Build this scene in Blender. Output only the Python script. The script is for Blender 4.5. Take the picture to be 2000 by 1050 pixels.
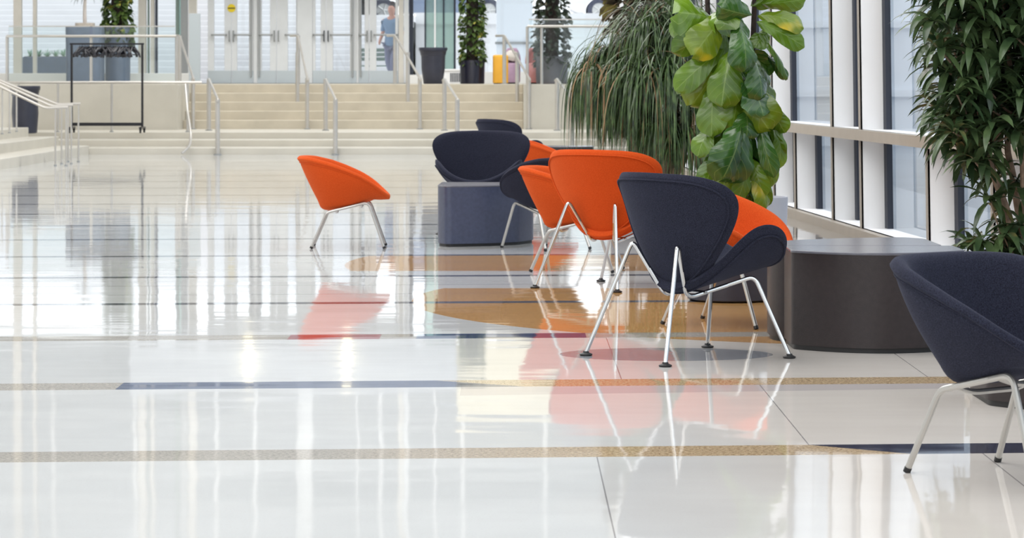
import bpy, bmesh, math, random
from mathutils import Vector, Matrix, Euler
random.seed(7)
for o in list(bpy.data.objects):
    bpy.data.objects.remove(o)
S = bpy.context.scene
COL = S.collection
PI = math.pi

# ------------------------------------------------------------------ camera, world, lights, exposure
F, CH = 5500.0, 1.2          # focal length in pixels of the 2000 px frame, camera height (m)
cam = bpy.data.cameras.new('camera')
cam.sensor_width = 36.0
cam.lens = F * 36.0 / 2000.0
cam.shift_y = -365.0 / 2000.0
cam.clip_end = 400
cam.dof.use_dof = True
cam.dof.focus_distance = 12.0
cam.dof.aperture_fstop = 11.0
camo = bpy.data.objects.new('camera', cam)
camo.location = (0, 0, CH)
camo.rotation_euler = (PI / 2, 0, 0)
COL.objects.link(camo)
S.camera = camo

S.view_settings.view_transform = 'Standard'
S.view_settings.look = 'None'
S.view_settings.gamma = 1.0
S.view_settings.use_curve_mapping = False
S.view_settings.exposure = 0.12
try:
    S.cycles.max_bounces = 10
    S.cycles.diffuse_bounces = 4
    S.cycles.glossy_bounces = 5
    S.cycles.transparent_max_bounces = 16
    S.cycles.caustics_reflective = False
    S.cycles.caustics_refractive = False
    S.cycles.sample_clamp_indirect = 6.0
except Exception:
    pass

world = bpy.data.worlds.new('overcast_sky')
S.world = world
world.use_nodes = True
wn = world.node_tree
bg = wn.nodes['Background']
bg.inputs[0].default_value = (0.96, 0.985, 1.0, 1)
bg.inputs[1].default_value = 1.8


def area_light(name, loc, rot, sx, sy, power, color=(1, 1, 1)):
    l = bpy.data.lights.new(name, 'AREA')
    l.shape = 'RECTANGLE'
    l.size, l.size_y = sx, sy
    l.energy = power
    l.color = color
    o = bpy.data.objects.new(name, l)
    o.location = loc
    o.rotation_euler = rot
    COL.objects.link(o)
    return o


# area lights added under the unseen ceiling as fill for the hall
for i, y in enumerate((3.0, 14.0, 26.0, 38.0)):
    area_light('ceiling_panel_light', (-4.0, y, 9.3), (0, 0, 0), 10, 7, 820, (1.0, 0.985, 0.97))
area_light('ceiling_panel_light', (-3.0, 52.0, 9.3), (0, 0, 0), 12, 6, 900, (1.0, 0.985, 0.96))


# ------------------------------------------------------------------ helpers
def tag(o, label=None, cat=None, group=None, kind=None):
    if label: o['label'] = label
    if cat: o['category'] = cat
    if group: o['group'] = group
    if kind: o['kind'] = kind
    return o


def thing(name, label, cat, loc=(0, 0, 0), rz=0.0, group=None, parent=None):
    o = bpy.data.objects.new(name, None)
    o.empty_display_size = 0.1
    o.location = loc
    o.rotation_euler = (0, 0, rz)
    COL.objects.link(o)
    if parent: o.parent = parent
    return tag(o, label, cat, group)


def px(x, y, Y):
    """the point at depth Y seen at photo pixel (x, y)"""
    return Vector(((x - 1000) * Y / F, Y, CH - (y - 160) * Y / F))


def copy_tree(o, parent=None):
    c = o.copy()
    COL.objects.link(c)
    if parent: c.parent = parent
    for ch in [k for k in o.children]:
        copy_tree(ch, c)
    return c


class MB:
    def __init__(s):
        s.v, s.f, s.uv, s.mi = [], [], {}, {}

    def add(s, vs, fs, uvs=None, mi=0):
        n = len(s.v)
        s.v += [Vector(v) for v in vs]
        for k, f in enumerate(fs):
            if mi: s.mi[len(s.f)] = mi
            if uvs: s.uv[len(s.f)] = [uvs[i] for i in f]
            s.f.append([n + i for i in f])
        return s

    def box(s, x0, x1, y0, y1, z0, z1):
        vs = [(x0, y0, z0), (x1, y0, z0), (x1, y1, z0), (x0, y1, z0),
              (x0, y0, z1), (x1, y0, z1), (x1, y1, z1), (x0, y1, z1)]
        return s.add(vs, [(0, 3, 2, 1), (4, 5, 6, 7), (0, 1, 5, 4), (1, 2, 6, 5), (2, 3, 7, 6), (3, 0, 4, 7)])

    def prism(s, pts, z0, z1):
        n = len(pts)
        vs = [(p[0], p[1], z0) for p in pts] + [(p[0], p[1], z1) for p in pts]
        fs = [tuple(reversed(range(n))), tuple(range(n, 2 * n))]
        fs += [(i, (i + 1) % n, n + (i + 1) % n, n + i) for i in range(n)]
        return s.add(vs, fs)

    def lathe(s, prof, cx=0, cy=0, cz=0, seg=40, sq=2.0):
        """prof: (r, z) list from bottom to top; sq: superellipse exponent"""
        vs, fs = [], []
        for r, z in prof:
            for i in range(seg):
                a = 2 * PI * i / seg
                c, d = math.cos(a), math.sin(a)
                k = (abs(c) ** sq + abs(d) ** sq) ** (-1 / sq)
                vs.append((cx + r * k * c, cy + r * k * d, cz + z))
        for j in range(len(prof) - 1):
            for i in range(seg):
                a, b = j * seg + i, j * seg + (i + 1) % seg
                fs.append((a, b, b + seg, a + seg))
        fs.append(tuple(reversed(range(seg))))
        n = (len(prof) - 1) * seg
        fs.append(tuple(range(n, n + seg)))
        return s.add(vs, fs)

    def tube(s, pts, r, seg=10, fil=0.0, r1=None, nf=6):
        pts = [Vector(p) for p in pts]
        if fil > 0 and len(pts) > 2:
            q = [pts[0]]
            for i in range(1, len(pts) - 1):
                a, b, c = pts[i - 1], pts[i], pts[i + 1]
                la, lc = (a - b).length, (c - b).length
                d = min(fil, la * .45, lc * .45)
                p0, p2 = b + (a - b).normalized() * d, b + (c - b).normalized() * d
                for k in range(nf + 1):
                    t = k / nf
                    q.append(p0 * (1 - t) ** 2 + b * 2 * t * (1 - t) + p2 * t * t)
            q.append(pts[-1])
            pts = q
        n = len(pts)
        vs, fs = [], []
        up = None
        for i, p in enumerate(pts):
            t = (pts[min(i + 1, n - 1)] - pts[max(i - 1, 0)])
            if t.length < 1e-9: t = Vector((0, 0, 1))
            t.normalize()
            if up is None:
                up = Vector((0, 0, 1)) if abs(t.z) < .9 else Vector((1, 0, 0))
            sd = t.cross(up)
            if sd.length < 1e-6: sd = t.orthogonal()
            sd.normalize()
            up = sd.cross(t).normalized()
            rr = r if r1 is None else r + (r1 - r) * i / (n - 1)
            for k in range(seg):
                a = 2 * PI * k / seg
                vs.append(p + (sd * math.cos(a) + up * math.sin(a)) * rr)
        for i in range(n - 1):
            for k in range(seg):
                a, b = i * seg + k, i * seg + (k + 1) % seg
                fs.append((a, b, b + seg, a + seg))
        fs.append(tuple(reversed(range(seg))))
        fs.append(tuple(range((n - 1) * seg, n * seg)))
        return s.add(vs, fs)

    def grid(s, rows, closed=False, uv=False, mi=0):
        n, m = len(rows), len(rows[0])
        vs = [p for r in rows for p in r]
        fs = []
        for i in range(n - 1):
            for j in range(m if closed else m - 1):
                a, b = i * m + j, i * m + (j + 1) % m
                fs.append((a, b, b + m, a + m))
        uvs = [(j / (m - 1), i / (n - 1)) for i in range(n) for j in range(m)] if uv else None
        return s.add(vs, fs, uvs, mi)

    def build(s, name, mat, parent=None, smooth=True, bevel=0.0, sub=0, world=False, sharp=35, solid=0.0):
        me = bpy.data.meshes.new(name)
        off = Vector((0, 0, 0))
        if world and parent is not None:
            p = parent
            while p is not None:
                off = off + Vector(p.location)
                p = p.parent
        me.from_pydata([v - off for v in s.v], [], s.f)
        mats = mat if isinstance(mat, (list, tuple)) else [mat]
        for m in mats: me.materials.append(m)
        for k, i in s.mi.items(): me.polygons[k].material_index = i
        if s.uv:
            ul = me.uv_layers.new(name='UVMap')
            for k, us in s.uv.items():
                for li, u in zip(me.polygons[k].loop_indices, us):
                    ul.data[li].uv = u
        me.validate()
        me.update()
        if smooth:
            me.polygons.foreach_set('use_smooth', [True] * len(me.polygons))
            try:
                me.set_sharp_from_angle(angle=math.radians(sharp))
            except Exception:
                pass
        o = bpy.data.objects.new(name, me)
        COL.objects.link(o)
        if parent: o.parent = parent
        if solid:
            md = o.modifiers.new('solid', 'SOLIDIFY'); md.thickness = solid; md.offset = 0
        if bevel:
            md = o.modifiers.new('bevel', 'BEVEL'); md.width = bevel; md.segments = 2
            md.limit_method = 'ANGLE'
        if sub:
            md = o.modifiers.new('sub', 'SUBSURF'); md.levels = sub; md.render_levels = sub
        return o


def recalc(o):
    bm = bmesh.new(); bm.from_mesh(o.data)
    bmesh.ops.recalc_face_normals(bm, faces=bm.faces)
    bm.to_mesh(o.data); bm.free()
    return o


# ------------------------------------------------------------------ materials
def lin(r, g, b):
    def c(u):
        u /= 255.0
        return u / 12.92 if u <= .04045 else ((u + .055) / 1.055) ** 2.4
    return (c(r), c(g), c(b), 1)


class NT:
    def __init__(s, m):
        s.t = m.node_tree; s.n = s.t.nodes

    def link(s, a, b): s.t.links.new(a, b)

    def inp(s, sock, v):
        if isinstance(v, bpy.types.NodeSocket): s.link(v, sock)
        elif v is not None: sock.default_value = v

    def math(s, op, a, b=None, c=None, clamp=False):
        n = s.n.new('ShaderNodeMath'); n.operation = op; n.use_clamp = clamp
        s.inp(n.inputs[0], a); s.inp(n.inputs[1], b)
        if c is not None: s.inp(n.inputs[2], c)
        return n.outputs[0]

    def mix(s, f, a, b):
        n = s.n.new('ShaderNodeMix'); n.data_type = 'RGBA'
        s.inp(n.inputs[0], f); s.inp(n.inputs[6], a); s.inp(n.inputs[7], b)
        return n.outputs[2]

    def noise(s, vec, scale, detail=2.0, rough=.5):
        n = s.n.new('ShaderNodeTexNoise')
        if vec is not None: s.link(vec, n.inputs['Vector'])
        n.inputs['Scale'].default_value = scale
        n.inputs['Detail'].default_value = detail
        n.inputs['Roughness'].default_value = rough
        return n.outputs['Fac']

    def obj(s):
        n = s.n.new('ShaderNodeTexCoord'); return n.outputs['Object']

    def geo(s):
        n = s.n.new('ShaderNodeNewGeometry'); return n.outputs['Position']

    def sep(s, v):
        n = s.n.new('ShaderNodeSeparateXYZ'); s.link(v, n.inputs[0]); return n.outputs

    def comb(s, x, y, z):
        n = s.n.new('ShaderNodeCombineXYZ')
        s.inp(n.inputs[0], x); s.inp(n.inputs[1], y); s.inp(n.inputs[2], z)
        return n.outputs[0]

    def ramp(s, f, a, b):
        n = s.n.new('ShaderNodeMapRange'); s.inp(n.inputs[0], f)
        n.inputs[1].default_value, n.inputs[2].default_value = a, b
        return n.outputs[0]

    def bump(s, h, strength=1.0, dist=1.0):
        n = s.n.new('ShaderNodeBump'); s.inp(n.inputs['Height'], h)
        n.inputs['Strength'].default_value = strength
        n.inputs['Distance'].default_value = dist
        return n.outputs[0]


def mat(name, col, rough=.5, metal=0.0, var=0.0, vscale=6.0, bump=0.0, bscale=60.0, spec=.5, sheen=0.0, coat=0.0,
        emit=None, estr=0.0):
    m = bpy.data.materials.new(name); m.use_nodes = True
    t = NT(m); b = t.n['Principled BSDF']
    b.inputs['Base Color'].default_value = col
    b.inputs['Roughness'].default_value = rough
    b.inputs['Metallic'].default_value = metal
    b.inputs['Specular IOR Level'].default_value = spec
    if sheen:
        b.inputs['Sheen Weight'].default_value = sheen
        b.inputs['Sheen Roughness'].default_value = .4
        b.inputs['Sheen Tint'].default_value = tuple(min(1, .35 + 1.3 * c) for c in col[:3]) + (1,)
    if coat: b.inputs['Coat Weight'].default_value = coat
    if emit:
        b.inputs['Emission Color'].default_value = emit
        b.inputs['Emission Strength'].default_value = estr
    if var:
        n = t.noise(t.obj(), vscale, 4)
        lo = tuple(c * (1 - var) for c in col[:3]) + (1,)
        hi = tuple(min(1, c * (1 + var)) for c in col[:3]) + (1,)
        t.link(t.mix(t.ramp(n, .3, .7), lo, hi), b.inputs['Base Color'])
    if bump:
        t.link(t.bump(t.noise(t.obj(), bscale, 3), 1.0, bump), b.inputs['Normal'])
    return m


def glass_mat(name, tint, refl=1.0, dens=0.0, rough=0.0):
    """thin window glass: clear, tinted, with a Fresnel reflection"""
    m = bpy.data.materials.new(name); m.use_nodes = True
    t = NT(m)
    t.n.remove(t.n['Principled BSDF'])
    tr = t.n.new('ShaderNodeBsdfTransparent'); tr.inputs[0].default_value = tint
    gl = t.n.new('ShaderNodeBsdfGlossy'); gl.inputs['Roughness'].default_value = rough
    fr = t.n.new('ShaderNodeFresnel'); fr.inputs[0].default_value = 1.45
    mx = t.n.new('ShaderNodeMixShader')
    f = t.math('MULTIPLY', fr.outputs[0], refl, clamp=True)
    t.link(f, mx.inputs[0]); t.link(tr.outputs[0], mx.inputs[1]); t.link(gl.outputs[0], mx.inputs[2])
    out = mx.outputs[0]
    if dens:
        df = t.n.new('ShaderNodeBsdfDiffuse'); df.inputs[0].default_value = tint
        m2 = t.n.new('ShaderNodeMixShader'); m2.inputs[0].default_value = dens
        t.link(out, m2.inputs[1]); t.link(df.outputs[0], m2.inputs[2]); out = m2.outputs[0]
    t.link(out, t.n['Material Output'].inputs[0])
    return m


def leaf_mat(name, c_dark, c_light, rough=.35, veins=0.0, patch=None, pscale=3.0, pcut=.72, scale=4.0, trans=.25):
    m = bpy.data.materials.new(name); m.use_nodes = True
    t = NT(m); b = t.n['Principled BSDF']
    o = t.obj()
    n = t.ramp(t.noise(o, scale, 3), .32, .68)
    c = t.mix(n, c_dark, c_light)
    if veins:
        uvn = t.n.new('ShaderNodeTexCoord')
        x, y, z = t.sep(uvn.outputs['UV'])
        d = t.math('ABSOLUTE', t.math('SUBTRACT', x, .5))
        mid = t.math('LESS_THAN', d, .018)
        k = t.math('FRACT', t.math('SUBTRACT', t.math('MULTIPLY', y, 6.5), t.math('MULTIPLY', d, 3.2)))
        side = t.math('LESS_THAN', k, .05)
        v = t.math('MULTIPLY', t.math('MAXIMUM', mid, side), veins)
        c = t.mix(v, c, lin(170, 195, 110))
        hb = t.bump(t.math('ABSOLUTE', t.math('SUBTRACT', k, .5)), .5, .006)
        t.link(hb, b.inputs['Normal'])
        b.inputs['Coat Weight'].default_value = .35
        b.inputs['Coat Roughness'].default_value = .12
    if patch:
        p = t.ramp(t.noise(o, pscale, 2), pcut, pcut + .08)
        c = t.mix(p, c, patch)
    t.link(c, b.inputs['Base Color'])
    b.inputs['Roughness'].default_value = rough
    # light through the blade
    tl = t.n.new('ShaderNodeBsdfTranslucent'); t.link(c, tl.inputs[0])
    mx = t.n.new('ShaderNodeMixShader'); mx.inputs[0].default_value = trans
    t.link(b.outputs[0], mx.inputs[1]); t.link(tl.outputs[0], mx.inputs[2])
    t.link(mx.outputs[0], t.n['Material Output'].inputs[0])
    return m


def felt(name, col, hi):
    m = bpy.data.materials.new(name); m.use_nodes = True
    t = NT(m); b = t.n['Principled BSDF']
    o = t.obj()
    f = t.noise(o, 260, 3, .7)
    t.link(t.mix(t.ramp(f, .35, .7), col, hi), b.inputs['Base Color'])
    t.link(t.bump(f, .6, .0012), b.inputs['Normal'])
    b.inputs['Roughness'].default_value = .95
    b.inputs['Specular IOR Level'].default_value = .15
    b.inputs['Sheen Weight'].default_value = .35
    b.inputs['Sheen Roughness'].default_value = .5
    b.inputs['Sheen Tint'].default_value = tuple(min(1, c * 2.2 + .04) for c in hi[:3]) + (1,)
    return m


M = {}
M['orange'] = felt('orange_felt', lin(186, 64, 18), lin(212, 88, 36))
M['navy'] = felt('navy_felt', lin(24, 24, 33), lin(48, 51, 68))
M['chrome'] = mat('brushed_steel', lin(205, 205, 205), .18, 1.0)
M['satin'] = mat('satin_steel', lin(190, 188, 184), .32, .85, var=.06)
M['rail'] = mat('rail_steel', lin(196, 192, 186), .35, .6, var=.05)
M['pad'] = mat('black_rubber', lin(28, 28, 30), .5)
M['tbody'] = mat('table_laminate', lin(37, 28, 29), .45, var=.2, vscale=40, bump=.0006, bscale=200)
M['ttop'] = mat('table_top', lin(100, 100, 109), .2, var=.08, vscale=30)
M['tbodyb'] = mat('table_laminate_slate', lin(64, 70, 92), .35, var=.12, vscale=40)  # same laminate as the other tables, with its bluish sheen put into the colour
M['tedge'] = mat('table_edge', lin(150, 148, 150), .3)
M['white'] = mat('white_panel', lin(247, 247, 248), .45, var=.015, vscale=2)
M['wallw'] = mat('white_plaster', lin(232, 231, 228), .8, var=.02, vscale=1)
M['cream'] = mat('cream_panel', lin(238, 228, 200), .7, var=.02, vscale=1)
M['stone'] = mat('limestone', lin(198, 193, 181), .45, var=.05, vscale=2.5)
M['stone2'] = mat('limestone_riser', lin(196, 187, 169), .5, var=.08, vscale=3)
M['alu'] = mat('warm_aluminium', lin(176, 166, 154), .4, .35, var=.04)
M['alud'] = mat('grey_aluminium', lin(150, 152, 152), .4, .4)
M['door'] = mat('door_frame_paint', lin(218, 220, 221), .45, var=.02)
M['kick'] = mat('door_kick_plate', lin(186, 194, 198), .35, .2)
M['gasket'] = mat('black_gasket', lin(38, 44, 58), .6)
M['mul_green'] = mat('green_mullion', lin(120, 138, 130), .5)
M['mul_beige'] = mat('beige_column', lin(212, 207, 197), .6, var=.04)
M['glass'] = glass_mat('clear_glass', (.97, .99, 1, 1), .9)
M['glassb'] = glass_mat('pale_blue_glass', (.87, .92, .97, 1), .9)
M['glassu'] = glass_mat('solar_glass', (.40, .42, .43, 1), .9, dens=.22)  # grey tint added to dim the sky mirrored in the floor
M['glassg'] = glass_mat('green_glass', (.62, .76, .72, 1), .9, dens=.25)
M['glassr'] = glass_mat('rail_glass', (.93, .965, .965, 1), .6, dens=.02)
M['bulk'] = mat('bulkhead_paint', lin(176, 182, 190), .6, var=.03)
M['lamp'] = mat('wall_lamp', lin(255, 240, 200), .4, emit=(1, .86, .55, 1), estr=6)
M['pot'] = mat('charcoal_pot', lin(50, 52, 66), .4, var=.1)
M['potblack'] = mat('black_pot', lin(24, 24, 40), .3, var=.1)
M['potgrey'] = mat('grey_pot', lin(92, 90, 96), .5, var=.08)
M['potblue'] = mat('slate_blue_pot', lin(96, 108, 128), .4, var=.1)
M['potlight'] = mat('pale_grey_planter', lin(176, 180, 192), .5, var=.05)
M['pottan'] = mat('terracotta_pot', lin(170, 92, 60), .6, var=.15)
M['soil'] = mat('potting_soil', lin(60, 45, 34), .95, var=.4, vscale=40)
M['gravel'] = mat('pale_gravel', lin(196, 186, 174), .9, var=.3, vscale=60)
M['bark'] = mat('bark', lin(164, 138, 118), .85, var=.3, vscale=25, bump=.004, bscale=50)
M['barkd'] = mat('dark_bark', lin(52, 42, 38), .9, var=.4, vscale=20, bump=.01, bscale=40)
M['barkw'] = mat('pale_bark', lin(200, 192, 186), .8, var=.1)
M['black'] = mat('black_metal', lin(30, 30, 36), .4, .3)
M['hanger'] = mat('black_plastic', lin(34, 34, 42), .35)
M['yellow'] = mat('yellow_fabric', lin(240, 178, 62), .7, var=.05)
M['pink'] = mat('rose_fabric', lin(222, 140, 136), .8, var=.08)
M['mauve'] = mat('mauve_fabric', lin(196, 164, 190), .8, var=.08)
M['cushion'] = mat('white_cushion', lin(240, 232, 224), .8)
M['sticker'] = mat('yellow_sticker', lin(236, 208, 30), .5)
M['stickerbar'] = mat('olive_band', lin(96, 84, 20), .5)
M['concrete'] = mat('white_concrete', lin(210, 210, 212), .8, var=.03, vscale=1.2)
M['paving'] = mat('pale_paving', lin(160, 168, 178), .85, var=.06, vscale=.8)
M['asphalt'] = mat('pale_asphalt', lin(196, 196, 200), .9, var=.05)
M['facade'] = mat('pale_facade', lin(232, 238, 245), .7, var=.05, vscale=.4)
M['carblue'] = mat('blue_car_paint', lin(132, 148, 176), .25, .3, coat=.6)
M['carwhite'] = mat('white_car_paint', lin(236, 234, 232), .25, coat=.6)
M['tyre'] = mat('tyre_rubber', lin(70, 74, 92), .8)
M['hub'] = mat('wheel_alloy', lin(214, 214, 212), .3, .5)
M['carglass'] = mat('car_glass', lin(40, 50, 66), .1)
M['red'] = mat('tail_lamp', lin(220, 60, 70), .3)
M['skin'] = mat('skin', lin(206, 150, 130), .6)
M['hair'] = mat('dark_hair', lin(56, 44, 46), .7)
M['shirt'] = mat('blue_shirt', lin(122, 146, 176), .8, var=.05)
M['plaid'] = mat('grey_trousers', lin(120, 122, 148), .8, var=.2, vscale=30)
M['shoe'] = mat('dark_shoe', lin(50, 44, 44), .6)
M['fig'] = leaf_mat('fig_leaf', lin(46, 82, 18), lin(112, 148, 34), .24, veins=.28, scale=3.5, trans=.2)
M['figd'] = leaf_mat('fig_leaf_deep_green', lin(26, 58, 26), lin(72, 116, 46), .17, veins=.24, scale=3.5, trans=.12)
M['figy'] = leaf_mat('fig_leaf_yellowing', lin(74, 104, 20), lin(132, 156, 40), .24, veins=.28, patch=lin(212, 190, 40), pscale=4, pcut=.6, trans=.25)
M['papy'] = leaf_mat('grass_blade', lin(24, 46, 26), lin(96, 122, 72), .28, scale=14, trans=.2)
M['papyb'] = leaf_mat('dry_grass_blade', lin(122, 92, 62), lin(172, 140, 104), .6, scale=3, trans=.2)
M['drac'] = leaf_mat('dracaena_leaf', lin(40, 62, 40), lin(94, 116, 74), .28, scale=6, patch=lin(132, 118, 72), pscale=4, pcut=.66, trans=.2)
M['ivy'] = leaf_mat('ivy_leaf', lin(40, 66, 34), lin(104, 128, 62), .4, scale=5, patch=lin(196, 190, 90), pscale=6, pcut=.62)
M['ivyd'] = leaf_mat('dark_ivy_leaf', lin(38, 46, 38), lin(72, 84, 66), .4, scale=5, patch=lin(120, 110, 90), pscale=6, pcut=.68)
M['ivyb'] = leaf_mat('brown_green_leaf', lin(58, 48, 40), lin(98, 90, 68), .5, scale=4, patch=lin(140, 130, 70), pscale=4, pcut=.6)
M['agave'] = leaf_mat('pale_green_blade', lin(96, 140, 116), lin(176, 204, 176), .5)


def floor_material():
    m = bpy.data.materials.new('polished_terrazzo'); m.use_nodes = True
    t = NT(m); b = t.n['Principled BSDF']
    P = t.geo(); x, y, z = t.sep(P)
    # base: pale terrazzo, each slab row a little different, fine chips
    yy = t.math('SUBTRACT', t.math('SUBTRACT', y, t.math('MULTIPLY', x, .07)), 9.0)
    k = t.math('DIVIDE', yy, 2.1)
    row = t.math('FLOOR', k)
    fr = t.math('FRACT', k)
    chips = t.noise(P, 140, 3, .7)
    cloud = t.noise(P, 1.4, 3, .5)
    base = t.mix(t.ramp(cloud, .3, .7), lin(199, 200, 200), lin(209, 210, 210))
    base = t.mix(t.math('MULTIPLY', t.ramp(chips, .55, .75), .18), base, lin(150, 140, 128))
    # warm beige zone towards the window side
    warm = t.ramp(t.math('ADD', x, t.math('MULTIPLY', t.noise(P, .6, 1), .8)), .6, 1.5)
    base = t.mix(t.math('MULTIPLY', warm, .5), base, lin(222, 209, 196))

    def circle(cx, cy, r):
        dx = t.math('SUBTRACT', x, cx); dy = t.math('SUBTRACT', y, cy)
        d = t.math('SQRT', t.math('ADD', t.math('MULTIPLY', dx, dx), t.math('MULTIPLY', dy, dy)))
        return t.math('LESS_THAN', d, r)

    def rng(v, a, c):
        return t.math('MULTIPLY', t.math('GREATER_THAN', v, a), t.math('LESS_THAN', v, c))
    speck = t.noise(P, 75, 2, .8)
    tan = t.mix(t.ramp(speck, .38, .66), lin(168, 122, 72), lin(218, 174, 118))
    zone = t.math('MAXIMUM', rng(y, 10.0, 16.4), rng(y, 17.9, 19.6))
    zone = t.math('MULTIPLY', zone, circle(2.2, 15.5, 2.75))
    zone2 = t.math('MULTIPLY', rng(y, 17.9, 19.6), circle(2.0, 18.6, 3.1))
    zone = t.math('MAXIMUM', zone, zone2)
    base = t.mix(zone, base, tan)
    # red-brown wedge and a blue-grey oval
    redz = t.math('MULTIPLY', rng(y, 13.55, 15.6), rng(t.math('ADD', x, t.math('MULTIPLY', y, .1)), .13, .75))
    redz = t.math('MULTIPLY', redz, t.math('SUBTRACT', 1, zone))
    base = t.mix(t.math('MULTIPLY', redz, 0.0), base, lin(190, 120, 116))
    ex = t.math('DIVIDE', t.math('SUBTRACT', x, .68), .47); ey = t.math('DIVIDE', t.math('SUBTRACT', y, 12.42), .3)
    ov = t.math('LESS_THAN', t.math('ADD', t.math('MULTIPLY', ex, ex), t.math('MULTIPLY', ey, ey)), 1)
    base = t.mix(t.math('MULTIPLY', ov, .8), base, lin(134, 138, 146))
    # bands across the hall
    band = t.math('LESS_THAN', fr, .12)
    is0 = t.math('COMPARE', row, 0, .1); is1 = t.math('COMPARE', row, 1, .1); is2 = t.math('COMPARE', row, 2, .1)
    ge3 = t.math('GREATER_THAN', row, 2.5)
    tanb = t.mix(t.ramp(speck, .36, .64), lin(150, 122, 88), lin(206, 186, 154))
    grey = t.mix(t.ramp(speck, .36, .64), lin(146, 140, 132), lin(184, 178, 168))
    navy = t.mix(t.ramp(speck, .45, .7), lin(30, 34, 54), lin(70, 76, 100))
    bc = grey
    bc = t.mix(t.math('MULTIPLY', t.math('ADD', is0, is1, clamp=True), t.ramp(x, -.6, .3)), bc, tanb)
    # navy wedge on the nearest band: its edge cuts the band obliquely
    wedge = t.math('GREATER_THAN', t.math('ADD', x, t.math('MULTIPLY', t.math('SUBTRACT', .12, fr), -2.6)), .98)
    bc = t.mix(t.math('MULTIPLY', is0, wedge), bc, navy)
    w1 = t.math('LESS_THAN', t.math('ADD', x, t.math('MULTIPLY', fr, 3.0)), .05)
    blue = t.mix(.5, navy, lin(80, 100, 140))
    bc = t.mix(t.math('MULTIPLY', is1, t.math('MULTIPLY', w1, t.math('GREATER_THAN', x, -1.55))), bc, blue)
    bc = t.mix(t.math('MULTIPLY', is2, rng(x, -.45, .35)), bc, blue)
    bc = t.mix(t.math('MULTIPLY', is2, rng(x, -1.05, -.62)), bc, lin(150, 70, 76))
    bc = t.mix(ge3, bc, lin(96, 98, 108))
    thin = t.math('LESS_THAN', fr, .065)
    band = t.math('MULTIPLY', band, t.math('MAXIMUM', thin, t.math('SUBTRACT', 1, ge3)))
    near = t.math('GREATER_THAN', k, 0)
    band = t.math('MULTIPLY', band, t.math('MULTIPLY', near, t.math('LESS_THAN', y, 46.3)))
    base = t.mix(band, base, bc)
    fr2 = t.math('FRACT', t.math('MULTIPLY', k, 3.0))
    hair = t.math('MULTIPLY', t.math('LESS_THAN', fr2, .045), t.math('MULTIPLY', ge3, t.math('LESS_THAN', y, 46.3)))
    base = t.mix(t.math('MULTIPLY', hair, .45), base, lin(110, 110, 112))
    # lilac strip just on the near side of the second band
    lil = t.math('MULTIPLY', t.math('COMPARE', row, 0, .1), t.math('GREATER_THAN', t.math('ADD', fr, t.math('MULTIPLY', x, -.03)), .86))
    base = t.mix(t.math('MULTIPLY', lil, t.math('MULTIPLY', .5, t.math('GREATER_THAN', x, -.2))), base, lin(168, 160, 166))
    # joints
    sh = t.math('MULTIPLY', row, .71)
    jx = t.math('FRACT', t.math('DIVIDE', t.math('SUBTRACT', t.math('SUBTRACT', x, .98), sh), 1.25))
    jm = t.math('LESS_THAN', jx, .0036)
    jm = t.math('MULTIPLY', jm, t.math('SUBTRACT', 1, t.math('MAXIMUM', band, zone)))
    jm = t.math('MULTIPLY', jm, t.math('MULTIPLY', t.math('LESS_THAN', y, 15), t.math('GREATER_THAN', x, .15)))
    base = t.mix(t.math('MULTIPLY', jm, .75), base, lin(110, 108, 112))
    # grey strip along the window wall
    st = t.math('GREATER_THAN', t.math('ADD', x, t.math('MULTIPLY', y, .05)), 3.32)
    base = t.mix(t.math('MULTIPLY', st, .9), base, lin(150, 144, 138))
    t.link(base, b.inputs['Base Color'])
    b.inputs['Roughness'].default_value = .045
    b.inputs['IOR'].default_value = 1.4
    b.inputs['Specular IOR Level'].default_value = .3
    b.inputs['Specular Tint'].default_value = (.76, .76, .77, 1)
    # slow waviness of the polished surface
    v1 = t.comb(t.math('MULTIPLY', x, 1.0), t.math('MULTIPLY', y, 1.0), 0.0)
    h1 = t.noise(v1, 1.7, 1.0)
    v2 = t.comb(t.math('MULTIPLY', x, .35), y, 0.0)
    h2 = t.noise(v2, 5.0, 1.0)
    h = t.math('ADD', t.math('MULTIPLY', h1, .0016), t.math('MULTIPLY', h2, .0006))
    t.link(t.bump(h, 1.0, 1.0), b.inputs['Normal'])
    return m


M['floor'] = floor_material()

# ------------------------------------------------------------------ the setting: floor, steps, platform
ZL, ZP = 0.334, 1.16        # landing and platform heights


def struct(name, mb, m, parent=None, **k):
    o = mb.build(name, m, parent, **k)
    if parent is None: o['kind'] = 'structure'
    return o


def sempty(name, loc=(0, 0, 0)):
    o = bpy.data.objects.new(name, None); o.location = loc; COL.objects.link(o); o['kind'] = 'structure'
    return o


def XW(Y):
    return 3.77 - .05 * Y if Y < 30 else 2.27


b = MB(); b.box(-14, 4.4, -5, 46.75, -.12, 0)
struct('floor', b, M['floor'], smooth=False)

# lower steps, across the hall
b = MB()
b.box(-9.2, 2.27, 46.6, 59, -.1, .111)
b.box(-9.2, 2.27, 47.6, 59, .1, .222)
b.box(-9.2, 2.27, 48.6, 59, .2, ZL)
o = struct('floor_landing', b, M['stone'], smooth=False, bevel=.012)
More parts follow.
